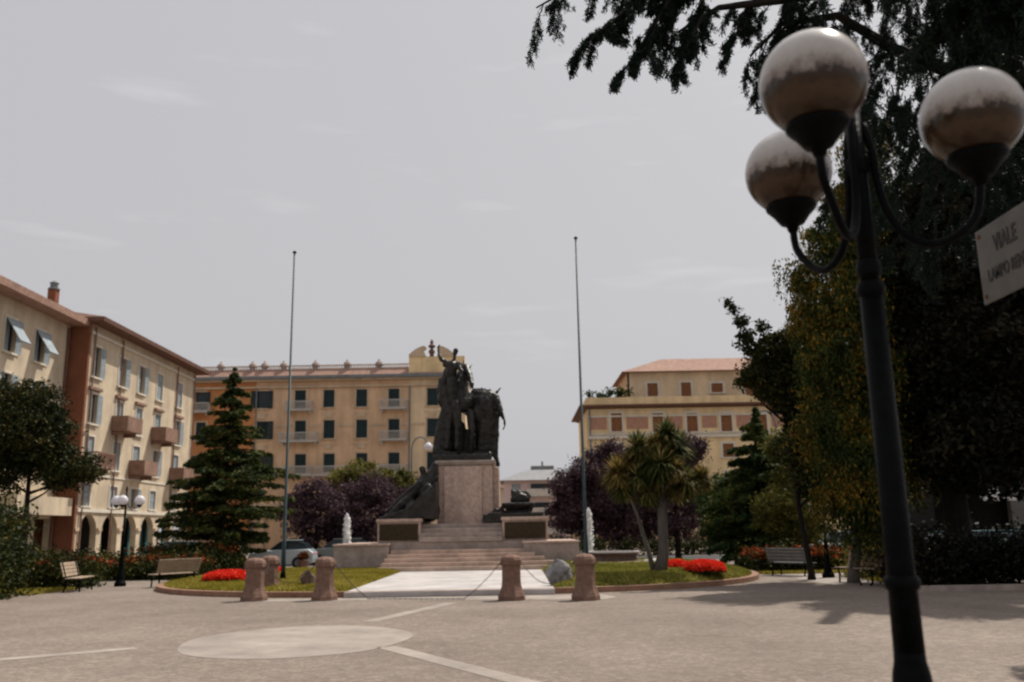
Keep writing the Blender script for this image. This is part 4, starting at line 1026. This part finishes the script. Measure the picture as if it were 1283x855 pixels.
tree('broadleaf_tree', 'dark rounded tree at the far left in front of the cream building', (at(30, 690, 38).x, 38),
     [(10, 520, 38, 1.3), (45, 505, 38, 1.1), (62, 535, 38.4, 1.0), (20, 560, 37.5, 1.4), (50, 570, 38, 1.3), (-20, 550, 38, 1.6), (90, 590, 38, .95), (112, 588, 38, .6), (75, 600, 37.6, .7), (5, 590, 38, 1.1), (-25, 490, 39, 1.2), (30, 540, 37.5, 1.5), (15, 500, 38, 1.0), (60, 520, 38.5, .6), (70, 565, 38, .7)], 56000, L['dark'], .15, tr=.13)
def conifer(base, top, R, label, m, n_tiers=26, zb=1.3, dens=1.0, name='conifer_tree', tr=.2, droop=.25):
    t = thing(name, label, 'tree', (base[0], base[1], 0))
    H = top[2]; P = []; D = []; b = MB()
    tx = lambda z: (base[0]+(top[0]-base[0])*z/H, base[1])
    b.tube([(base[0], base[1], -.05), (*tx(H*.5), H*.5), (*tx(H), H)], [tr, tr*.55, .02], 9)
    for i in range(n_tiers):
        f = (i/(n_tiers-1))**.9; z = zb + (H-zb-.25)*f
        Lr = R*min(1, (1-f)*1.55)**.95*random.uniform(.82, 1.08)*(.82 if f < .08 else 1)+.12
        nb = max(4, int(9-4*f)); ph = random.uniform(0, 6)
        for k in range(nb):
            a = ph + 2*math.pi*k/nb + random.uniform(-.25, .25); Ll = Lr*random.uniform(.45, 1.18)
            zj = max(.4, z+random.uniform(-.3, .3)); c0 = Vector((*tx(zj), zj)); dirv = Vector((math.cos(a), math.sin(a), 0))
            pts = [c0 + dirv*Ll*s + Vector((0, 0, .12*Ll*s - droop*Ll*s*s)) for s in (0, .33, .66, 1)]
            b.tube(pts, [.035*(1-f)+.012, .025, .015, .006], 5, False)
            m_ = int(90*Ll*dens)+14
            s = rng.uniform(.12, 1.03, m_)**.75
            side = Vector((-dirv.y, dirv.x, 0)); wd = Ll*.30*(1.08-s)*1.2+.05
            lat = rng.uniform(-1, 1, m_)*wd
            zz = .12*Ll*s - droop*Ll*s*s - np.abs(lat)*.35 + rng.normal(size=m_)*.035 - rng.uniform(0, .12, m_)
            Q = np.array(c0)[None]+np.outer(s*Ll, dirv)+np.outer(lat, side); Q[:, 2] += zz
            P.append(Q); dd = np.outer(np.ones(m_), dirv)*.8 + np.outer(np.sign(lat)*.7, side); dd[:, 2] -= .35; D.append(dd)
    leaves('crown', np.concatenate(P), .24, m, t, 3.0, dirs=np.concatenate(D), jitter=1.4)
    b.build('trunk', M['bark'], t, True)
    return t
tp = at(293, 462, 44); conifer((at(274, 690, 44).x, 44), (tp.x, 44, tp.z), 3.1, 'tall tiered conifer on the left in front of the orange building', L['fir'], 32, .7, 1.35, tr=.22, droop=.14)
tp = at(945, 508, 40); conifer((at(950, 690, 40).x, 40), (tp.x, 40, tp.z), 2.5, 'dark green conifer behind the right flower bed', L['green'], 20, .5, 3.0)
tree('olive_green_tree', 'yellow green tree between the dark conifer and the drooping tree', (at(990, 690, 38).x, 38.5),
     [(985, 560, 38, .9), (1000, 600, 38, 1.1), (975, 640, 37, 1.1), (1010, 530, 38, .8), (1000, 660, 38, 1.0)], 26000, L['olive'], .14)
tree('dark_green_tree', 'dense dark tree hiding the foot of the ochre building at right', (at(925, 690, 43).x, 43),
     [(905, 625, 43, 1.3), (940, 640, 42, 1.5), (915, 665, 42, 1.2), (970, 660, 42, 1.3), (915, 645, 41, 1.2), (960, 620, 42, 1.3)], 42000, L['green'], .16)
# plum trees
G = 'purple leaved plum trees'
tree('plum_tree', 'purple leaved tree left of the monument beside the conifer', (at(395, 690, 54).x, 54), [(372, 640, 54, 1.2), (395, 620, 54, 1.3), (410, 645, 53.5, 1.5), (385, 668, 53.5, 1.4), (425, 665, 54, 1.2)], 16000, L['purple'], .17, group=G)
tree('plum_tree', 'purple leaved tree touching the left bronze figures', (at(470, 690, 55).x, 55), [(440, 625, 55, 1.3), (470, 615, 55, 1.3), (495, 635, 54.5, 1.6), (460, 655, 54.5, 1.8), (510, 655, 55, 1.6), (520, 625, 55, 1.2), (440, 672, 54, 1.2)], 24000, L['purple'], .17, group=G)
tree('plum_tree', 'purple leaved tree right of the monument behind the flagpole', (at(735, 690, 50).x, 50), [(715, 610, 50, 1.23), (745, 590, 50, 1.34), (765, 570, 50, 1.01), (735, 640, 50, 1.79), (705, 645, 50, 1.06), (770, 625, 50, 1.57), (700, 610, 50, 0.56), (765, 655, 50, 1.34)], 44000, L['purple'], .15, group=G)
tree('plum_tree', 'purple leaved tree behind the spiky palm at right', (at(850, 690, 50.5).x, 50.5), [(860, 565, 50, 1.12), (840, 600, 50, 1.57), (870, 620, 50, 1.34), (845, 645, 50, 1.79), (800, 645, 50, 1.68), (815, 600, 50, 1.34), (875, 560, 50, 0.67)], 40000, L['purple'], .15, group=G)
# yuccas peeping over the plum trees
tree('yellow_shrub_tree', 'pale yellow green tree tops showing above the purple trees by the orange building', (at(450, 690, 60).x, 60), [(425, 600, 60, .9), (455, 593, 60, 1.0), (480, 600, 60, .8), (505, 605, 60, .9), (440, 620, 60, 1.3), (490, 625, 60, 1.3)], 9000, L['olive'], .24, clump=.3)

# spiky palm (cordyline): heads of sword leaves
def spiky_palm():
    b0 = gp(826, 720, .3); Y = b0.y
    t = thing('spiky_palm', 'spiky headed palm with leaning trunks on the right lawn', 'palm', (b0.x, Y, .3))
    heads = [(826, 575, 0, 1.05, 'sword'), (845, 560, .5, .8, 'sword'), (800, 562, .3, .7, 'sword'), (835, 545, -.2, .65, 'sword'), (775, 595, .1, .75, 'gold'), (800, 600, -.3, .6, 'sword'), (878, 600, 0, .56, 'gold'), (860, 605, -.2, .7, 'sword'), (820, 555, -.5, .4, 'gold'), (845, 590, -.7, .5, 'gold')]
    heads += [(826, 600, .1, .8, 'sword'), (812, 618, 0, .6, 'sword'), (846, 612, .1, .65, 'sword'), (780, 612, .1, .6, 'sword'), (790, 580, .2, .5, 'gold'), (826, 585, -.6, .8, 'sword')]
    tr = MB(); root = Vector((b0.x, Y, .25)); f1 = at(829, 618, Y); 
    tr.tube([root, at(832, 690, Y), f1], [.24, .17, .15], 9)
    r2 = at(821, 722, Y); tr.tube([r2, at(812, 690, Y+.1), at(800, 650, Y+.1), at(783, 600, Y+.1)], [.09, .07, .06, .05], 8)
    for hx, hy, dy, r, k in heads:
        h = at(hx, hy, Y+dy)
        if hx > 790: tr.tube([f1, f1.lerp(h, .5)+Vector((0, 0, -.1)), h], [.09, .07, .05], 7)
        n = int(650*r); d = rng.normal(size=(n, 3)); d[:, 2] = d[:, 2]*.8+.15; d /= np.linalg.norm(d, axis=1)[:, None]
        ln = r*rng.uniform(.75, 1.1, n); me = MB()
        vs = []; fs = []
        for q in range(n):
            D = Vector(d[q]); s = D.cross(Vector((0, 0, 1)));  s = s.normalized()*.034 if s.length > .01 else Vector((.028, 0, 0))
            p1 = h + D*ln[q]*.5; p2 = h + D*ln[q] + Vector((0, 0, -.30*ln[q]*(1-abs(D.z))))
            i = len(vs); vs += [h-s*.5, h+s*.5, p1+s, p1-s, p2]; fs += [(i, i+1, i+2, i+3), (i+3, i+2, i+4)]
        me.add(vs, fs).build('leaf_head', L[k], t, True)
    tr.build('trunk', M['barkg'], t, True, smooth=True)
spiky_palm()

# drooping pepper tree and the wispy branch in front of the ochre building
tree('pepper_tree', 'tall drooping tree with yellowing leaves behind the lamp post', (at(1075, 700, 27).x, 27.5),
     [(1045, 300, 27, 1.0), (1080, 250, 27.5, 1.2), (1010, 345, 27, .6), (1020, 400, 27, .8), (1060, 380, 26.5, 1.2), (1035, 450, 26.5, 1.0), (1085, 470, 27, 1.3), (1040, 530, 26.5, 1.0), (1075, 570, 26.5, 1.2), (1055, 620, 27, .8), (1095, 640, 27, .9), (1085, 330, 27.5, 1.2), (985, 335, 27, .25), (1120, 400, 28, 1.5), (1120, 550, 28, 1.5), (1085, 175, 27.5, 1.0), (1115, 255, 28, 1.3), (1130, 350, 28, 1.4)],
     84000, L['pepper'], .14, M['barkg'], .15, .2, hang=1.5, asp=2.6)
tree('wispy_tree', 'dark feathery tree leaning left against the sky beside the drooping tree', (at(1015, 700, 29.5).x, 29.5),
     [(1000, 500, 29, .9), (975, 490, 29, .8), (985, 450, 29, .6), (955, 465, 29, .35), (940, 440, 29, .22), (925, 405, 29, .22), (918, 388, 29, .14), (935, 480, 29, .3), (965, 430, 29, .35), (960, 445, 29, .5), (945, 470, 29, .45), (932, 425, 29, .28), (912, 380, 29, .16), (990, 425, 29, .5), (1000, 450, 29, .8), (955, 410, 29, .2), (1010, 560, 29, .9), (1015, 430, 29, .8), (1020, 600, 29, .8), (1025, 480, 29, .9), (1025, 540, 29, .9), (1030, 400, 29, .6), (990, 480, 29, .8)], 64000, L['dark'], .13, clump=.15, tr=.10)
# the great dark cedar behind the hedge at right, with its limbs reaching over the square
cb = (13.2, 25.5)
ced = thing('great_cedar', 'huge near black cedar filling the right edge, its drooping limbs hanging over the lamp', 'tree', (cb[0], cb[1], 0))
lob = [(at(a, b, Y), r) for a, b, Y, r in [
    (1190, 555, 27, 1.5), (1250, 575, 27, 1.4), (1280, 540, 26, 1.6), (1160, 500, 27, 1.5), (1220, 490, 26.5, 1.8), (1280, 450, 26, 1.8), (1170, 410, 27, 1.7), (1230, 390, 27, 2.0), (1290, 350, 26, 1.8),
    (1150, 330, 27, 1.5), (1200, 300, 27, 1.7), (1260, 260, 27, 1.8), (1175, 240, 27.5, 1.2), (1220, 200, 27, 1.6), (1300, 180, 27, 1.8), (1330, 500, 26, 2.2), (1350, 300, 26, 2.2), (1210, 430, 25.5, 1.7), (1215, 350, 25.5, 1.6), (1225, 550, 25.6, 1.6), (1190, 260, 25.5, 1.5), (1215, 150, 25.6, 1.4), (1260, 170, 25, 1.3), (1290, 80, 25, 1.5)]]
P = lobe_points(lob, 170000, .34, 38, .4)
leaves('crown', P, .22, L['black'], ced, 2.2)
tr = MB(); tr.tube([(cb[0], 27.2, -.05), (13.3, 27.2, 2), (13.0, 27.1, 9), at(1215, -60, 25)], [.45, .36, .26, .2], 12)
tr.build('trunk', M['bark'], ced, True)
oc = (9.6, 6.2)
over = thing('overhanging_cedar', 'cedar whose drooping boughs hang into the top right corner of the picture', 'tree', (oc[0], oc[1], 0))
tr = MB(); tr.tube([(oc[0], oc[1], -.05), (9.5, 6.3, 3), (9.3, 6.4, 8), (9.2, 6.4, 13)], [.42, .34, .26, .12], 12)
def limb(pts, r0, r1):
    P_ = [p if isinstance(p, Vector) else at(*p) for p in pts]; n_ = len(P_); tr.tube(P_, [r0+(r1-r0)*i/(n_-1) for i in range(n_)], 8); return P_
V = Vector
lim = [
    limb([V((9.3, 6.4, 10.5)), V((6.5, 9, 11)), (1100, -80, 11.8), (900, -60, 11), (760, -40, 10.5), (672, 10, 10.2)], .13, .01),
    limb([V((9.3, 6.4, 9.6)), V((7.5, 8.6, 10.3)), (1120, -20, 11.3), (980, 0, 11), (900, 10, 10.5), (850, 40, 10.2)], .13, .015),
    limb([V((9.4, 6.4, 8.4)), (1290, 60, 10.5), (1190, 90, 11.3), (1120, 62, 11.5), (1050, 20, 11.4), (980, 30, 11.2), (940, 70, 11)], .15, .015),
    limb([V((9.4, 6.4, 8.0)), (1300, 110, 10.5), (1240, 40, 11.3), (1205, -20, 11.6), (1190, -80, 12)], .15, .12),
    limb([V((9.4, 6.4, 9)), (1290, -30, 11), (1200, 10, 11.5), (1150, 50, 11)], .13, .02),
    limb([V((9.4, 6.4, 7.4)), (1330, 150, 10), (1290, 130, 10.8), (1240, 160, 11)], .11, .02),
    limb([(1100, -80, 11.8), (980, -60, 11), (840, -50, 9.6), (740, -20, 9.2)], .07, .01),
    limb([(900, -60, 11), (860, -30, 10.6), (800, 0, 10.2), (728, 60, 10)], .05, .008),
    limb([(860, -30, 10.6), (830, 10, 10.3), (805, 55, 10.1), (778, 95, 10)], .035, .006),
    limb([(880, 0, 10.5), (880, 20, 10.2), (860, 60, 10), (845, 95, 10)], .035, .006),
    limb([(960, -20, 11), (930, 20, 10.8), (918, 60, 10.7)], .035, .006),
    limb([(870, -40, 10.3), (845, -10, 10.1), (822, 30, 10), (812, 70, 9.9)], .03, .006),
    limb([(900, -40, 10.3), (850, -20, 10.4), (800, -8, 10.5), (760, 40, 10.4)], .03, .006),
    limb([(1010, -40, 11), (990, 20, 10.9), (965, 70, 10.9), (955, 110, 10.8)], .03, .006),
]
PP = []; DD = []
def spray(p, d, Ln, depth=0):
    """a drooping branchlet: needles along a curved twig with side twigs"""
    n = max(6, int(Ln*46)); q = p.copy(); pts = [p.copy()]; dd = d.normalized(); st = Ln/8
    for i in range(8):
        dd = (dd + Vector((random.gauss(0, .12), random.gauss(0, .12), -.13+random.gauss(0, .05)))).normalized(); q = q + dd*st; pts.append(q.copy())
        if depth < 2 and i in (1, 2, 3, 4, 5, 6) and random.random() < .97:
            sd = (dd + Vector((random.gauss(0, .8), random.gauss(0, .8), random.gauss(-.25, .25)))).normalized(); spray(q, sd, Ln*random.uniform(.28, .45), depth+1)
    tr.tube(pts, [max(.002, .009*(1-i/9)*(1 if depth == 0 else .5)) for i in range(9)], 4, False)
    t_ = rng.uniform(.05, 1, n*2)*8; i0 = np.minimum(7, t_.astype(int)); A = np.array(pts)
    Q = A[i0]+(A[i0+1]-A[i0])*(t_-i0)[:, None]+rng.normal(size=(n*2, 3))*(.019)
    PP.append(Q); e = rng.normal(size=(n*2, 3))*.6 + (A[i0+1]-A[i0])/st*.8; DD.append(e)
for li, P_ in enumerate(lim):
    long_ = P_[1:] if li < 6 else P_
    for a, b_ in zip(long_, long_[1:]):
        seglen = (b_-a).length; k = max(2, int(seglen*(3.9 if li < 6 else 8)))
        for j in range(k):
            p = a.lerp(b_, (j+random.random())/k)
            if p.y > 14.5 or p.y < 6: continue
            d = (b_-a).normalized()*.6 + Vector((random.uniform(-.95, .25), random.uniform(-.6, .6), random.uniform(-.6, .1)))
            spray(p, d, random.uniform(.35, .85) if li < 6 else random.uniform(.2, .55))
# boughs outside the frame at the right that shade the lamp, the sign and the near corner of the square
P_ = [Vector(p) for p in ((9.4, 6.3, 7.0), (6.8, 5.6, 6.9), (3.6, 4.9, 6.2), (3.1, 4.3, 5.9))]
tr.tube(P_, [.1, .08, .06, .04, .02], 8)
for k in range(280): spray(Vector((random.uniform(2.9, 3.9), random.uniform(4.5, 5.3), random.uniform(5.1, 7.0))), Vector((random.uniform(-1, 1), random.uniform(-1, 1), -.3)), random.uniform(.4, .8))
P_ = [Vector(p) for p in ((9.4, 6.4, 7.5), (10, 10, 7.7), (9.6, 13.3, 7.2))]
tr.tube(P_, [.1, .08, .03], 8)
for k in range(80): spray(Vector((random.uniform(8.9, 10.6), random.uniform(12.6, 14), random.uniform(6.4, 7.6))), Vector((random.uniform(-1, 1), random.uniform(-1, 1), -.3)), random.uniform(.5, 1.0))
# the denser curtain behind the globes
for k in range(190):
    px = random.uniform(1045, 1300); py = random.uniform(-60, 290); 
    if px < 1110 and py > 120 and random.random() < .45: continue
    spray(at(px, py, random.uniform(10.5, 12.5)), Vector((random.uniform(-.8, .4), random.uniform(-.4, .4), -.5)), random.uniform(.4, .8))
leaves('needles', np.concatenate(PP), .066, L['cedar'], over, 5, dirs=np.concatenate(DD), jitter=.8)
tr.build('trunk', M['bark'], over, True)

# hedges
HG = 'hedges round the square'
shrub_row('flower_hedge', -20.5, -15.2, 31.5, 33.6, 0, .95, 16000, L['hedge'], 'dark hedge topped with red flowers behind the left end bench', 'hedge', .13, group=HG, nf=700, flm=L['orange'])
shrub_row('flower_hedge', -23, -13, 37, 39, 0, .8, 22000, L['hedge'], 'long hedge with orange red blossom below the arcade', 'hedge', .14, group=HG, nf=3000, flm=L['orange'])
shrub_row('flower_hedge', -17, -12.6, 41, 42.6, 0, 1.2, 12000, L['hedge'], 'dark hedge below the tall conifer', 'hedge', .14, group=HG, nf=500, flm=L['orange'])
shrub_row('flower_hedge', 9.0, 14.0, 34.2, 36, 0, .78, 13000, L['hedge'], 'hedge with orange red blossom behind the grey bench at right', 'hedge', .13, group=HG, nf=2600, flm=L['orange'])
shrub_row('flower_hedge', 11.2, 13.8, 28.6, 31.5, 0, .85, 8000, L['olive'], 'sunlit yellow green hedge beside the shaded end on bench', 'hedge', .13, group=HG, nf=300, flm=L['orange'])
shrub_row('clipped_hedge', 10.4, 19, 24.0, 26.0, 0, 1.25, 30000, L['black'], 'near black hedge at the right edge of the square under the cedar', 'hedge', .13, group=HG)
shrub_row('dark_shrub', -19, -15.2, 25.2, 28.5, 0, 1.7, 20000, L['hedge'], 'dark leafy shrub at the left edge of the picture', 'shrub', .14)
shrub_row('dark_shrub', -21, -17, 29, 32, 0, 3.0, 18000, L['hedge'], 'taller dark shrub behind the left edge, under the rounded tree', 'shrub', .15)
shrub_row('back_hedge', -5, 30, 58.6, 60, 0, 1.2, 26000, L['hedge'], 'long dark hedge along the road behind the monument', 'hedge', .18, group=HG, nf=400, flm=L['orange'])
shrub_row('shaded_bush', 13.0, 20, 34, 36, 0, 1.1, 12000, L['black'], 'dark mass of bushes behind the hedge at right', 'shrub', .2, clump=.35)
# verge of grass at the left hedge foot and around right benches
def verge(x0, x1, y0, y1, label, k=6000):
    P = np.stack([rng.uniform(x0, x1, k), rng.uniform(y0, y1, k), rng.uniform(.01, .06, k)], 1)
    tag(leaves('grass_verge', P, .13, L['grass'], None, 3, dirs=np.tile([0, 0, 1.], (k, 1)), jitter=1.3), label, 'grass', kind='stuff')
verge(-20, -15, 28.5, 31.6, 'rough grass at the foot of the left hedge'); verge(9.0, 14, 33.2, 34.3, 'grass strip behind the grey bench'); verge(11, 13, 26.2, 28.8, 'grass strip by the shaded bench')
MB().box(10.2, 19, 23.5, 23.75, 0, .14).build('hedge_kerb', M['granite_d'])['kind'] = 'structure'

# ------------------------------------------------------------------ cars, person
def car(loc, rz, col, label, L_=4.0):
    t = thing('parked_car', label, 'car', loc, rz, 'cars parked along the road')
    pm = mat('car_paint', col, .25, .04, 2, 0); pm.node_tree.nodes['Principled BSDF'].inputs['Coat Weight'].default_value = .8
    prof = [(-L_/2, .30), (-L_/2-.02, .55), (-L_/2+.08, .82), (-L_/2+.9, .93), (-L_/2+1.0, .95), (L_/2-.25, .98), (L_/2-.02, .80), (L_/2, .45), (L_/2-.05, .28)]
    def hull(prof, yw, top=0):
        n_ = len(prof); vs = []; 
        for y, ins in ((-yw, 0), (-yw+.06, .0), (yw-.06, .0), (yw, 0)):
            for x, z in prof: vs.append((x, y, z - (.05 if abs(y) == yw else 0)*(1 if z > .6 else 0)))
        fs = [tuple(range(n_)), tuple(range(3*n_, 4*n_))[::-1]]
        for r in range(3):
            for i in range(n_): fs.append((r*n_+i, (r+1)*n_+i, (r+1)*n_+(i+1) % n_, r*n_+(i+1) % n_))
        return vs, fs
    v, f = hull(prof, .82); fixnormals(MB().add(v, f).build('body', pm, t, bevel=.03))
    cab = [(-L_/2+1.0, .94), (-L_/2+1.55, 1.36), (-L_/2+1.9, 1.42), (L_/2-.9, 1.41), (L_/2-.45, 1.25), (L_/2-.28, .97)]
    c = MB(); n_ = len(cab); c.add([(x, -.76+.14*(z-.94)/.48, z) for x, z in cab]+[(x, .76-.14*(z-.94)/.48, z) for x, z in cab], [tuple(range(n_)), tuple(range(n_, 2*n_))[::-1]]+[(i, n_+i, n_+(i+1) % n_, (i+1) % n_) for i in range(n_)])
    fixnormals(c.build('windows', M['glass'], t, bevel=.02))
    MB().box(-L_/2+1.6, L_/2-.75, -.63, .63, 1.40, 1.45).build('roof', pm, t, bevel=.02)
    for sx in (-1, 1):
        for sy in (-1, 1):
            w_ = MB().tube([(0, -.09, 0), (0, .09, 0)], .30, 18).build('wheel', M['tyre'], t); w_.location = (sx*(L_/2-.78), sy*.76, .30)
            MB().tube([(0, -.10, 0), (0, .10, 0)], .17, 12).build('rim', M['gutter'], w_)
            MB().ball((-L_/2+.05 if sx < 0 else L_/2-.04, sy*.6, .72), (.06, .14, .08), 10, 6).build('headlight' if sx < 0 else 'tail_light', GC if sx < 0 else M['redc'], t)
    return t
car((at(352, 704, 47).x, 47.5, 0), rad(4), (.5, .58, .62), 'pale blue car behind the left bollards', 3.3)
car((at(425, 704, 52).x, 52.5, 0), rad(4), (.16, .17, .17), 'dark grey car partly behind the left monument wall')
car((at(1050, 690, 41).x, 41, 0), rad(10), (.6, .6, .62), 'white car glimpsed behind the flower hedge at right')
car((at(222, 700, 52).x, 52, 0), rad(90), (.12, .22, .26), 'teal car parked near the arcade behind the conifer')
car((at(1195, 690, 31.5).x, 31.5, 0), rad(8), (.10, .20, .24), 'dark blue car in deep shade behind the black hedge')
car((at(1275, 690, 31).x, 31.2, 0), rad(8), (.10, .22, .24), 'teal car at the right edge in deep shade')

t = thing('potted_flowers', 'small round bush of red flowers in a pot beside the pale blue car', 'potted plant', (at(380, 704, 46).x, 46, 0))
MB().lathe([(.20, 0), (.28, .35), (.31, .36), (.31, .42), (.24, .42)], n=16).build('pot', M['bollard'], t)
P = lobe_points([((t.location.x, 46, .62), .24)], 500, .08, 20); leaves('foliage', P, .1, L['hedge'], t, 1.6)
P = lobe_points([((t.location.x, 46, .66), .25)], 700, .06, 14); leaves('blossom', P, .07, L['orange'], t, 1.2)
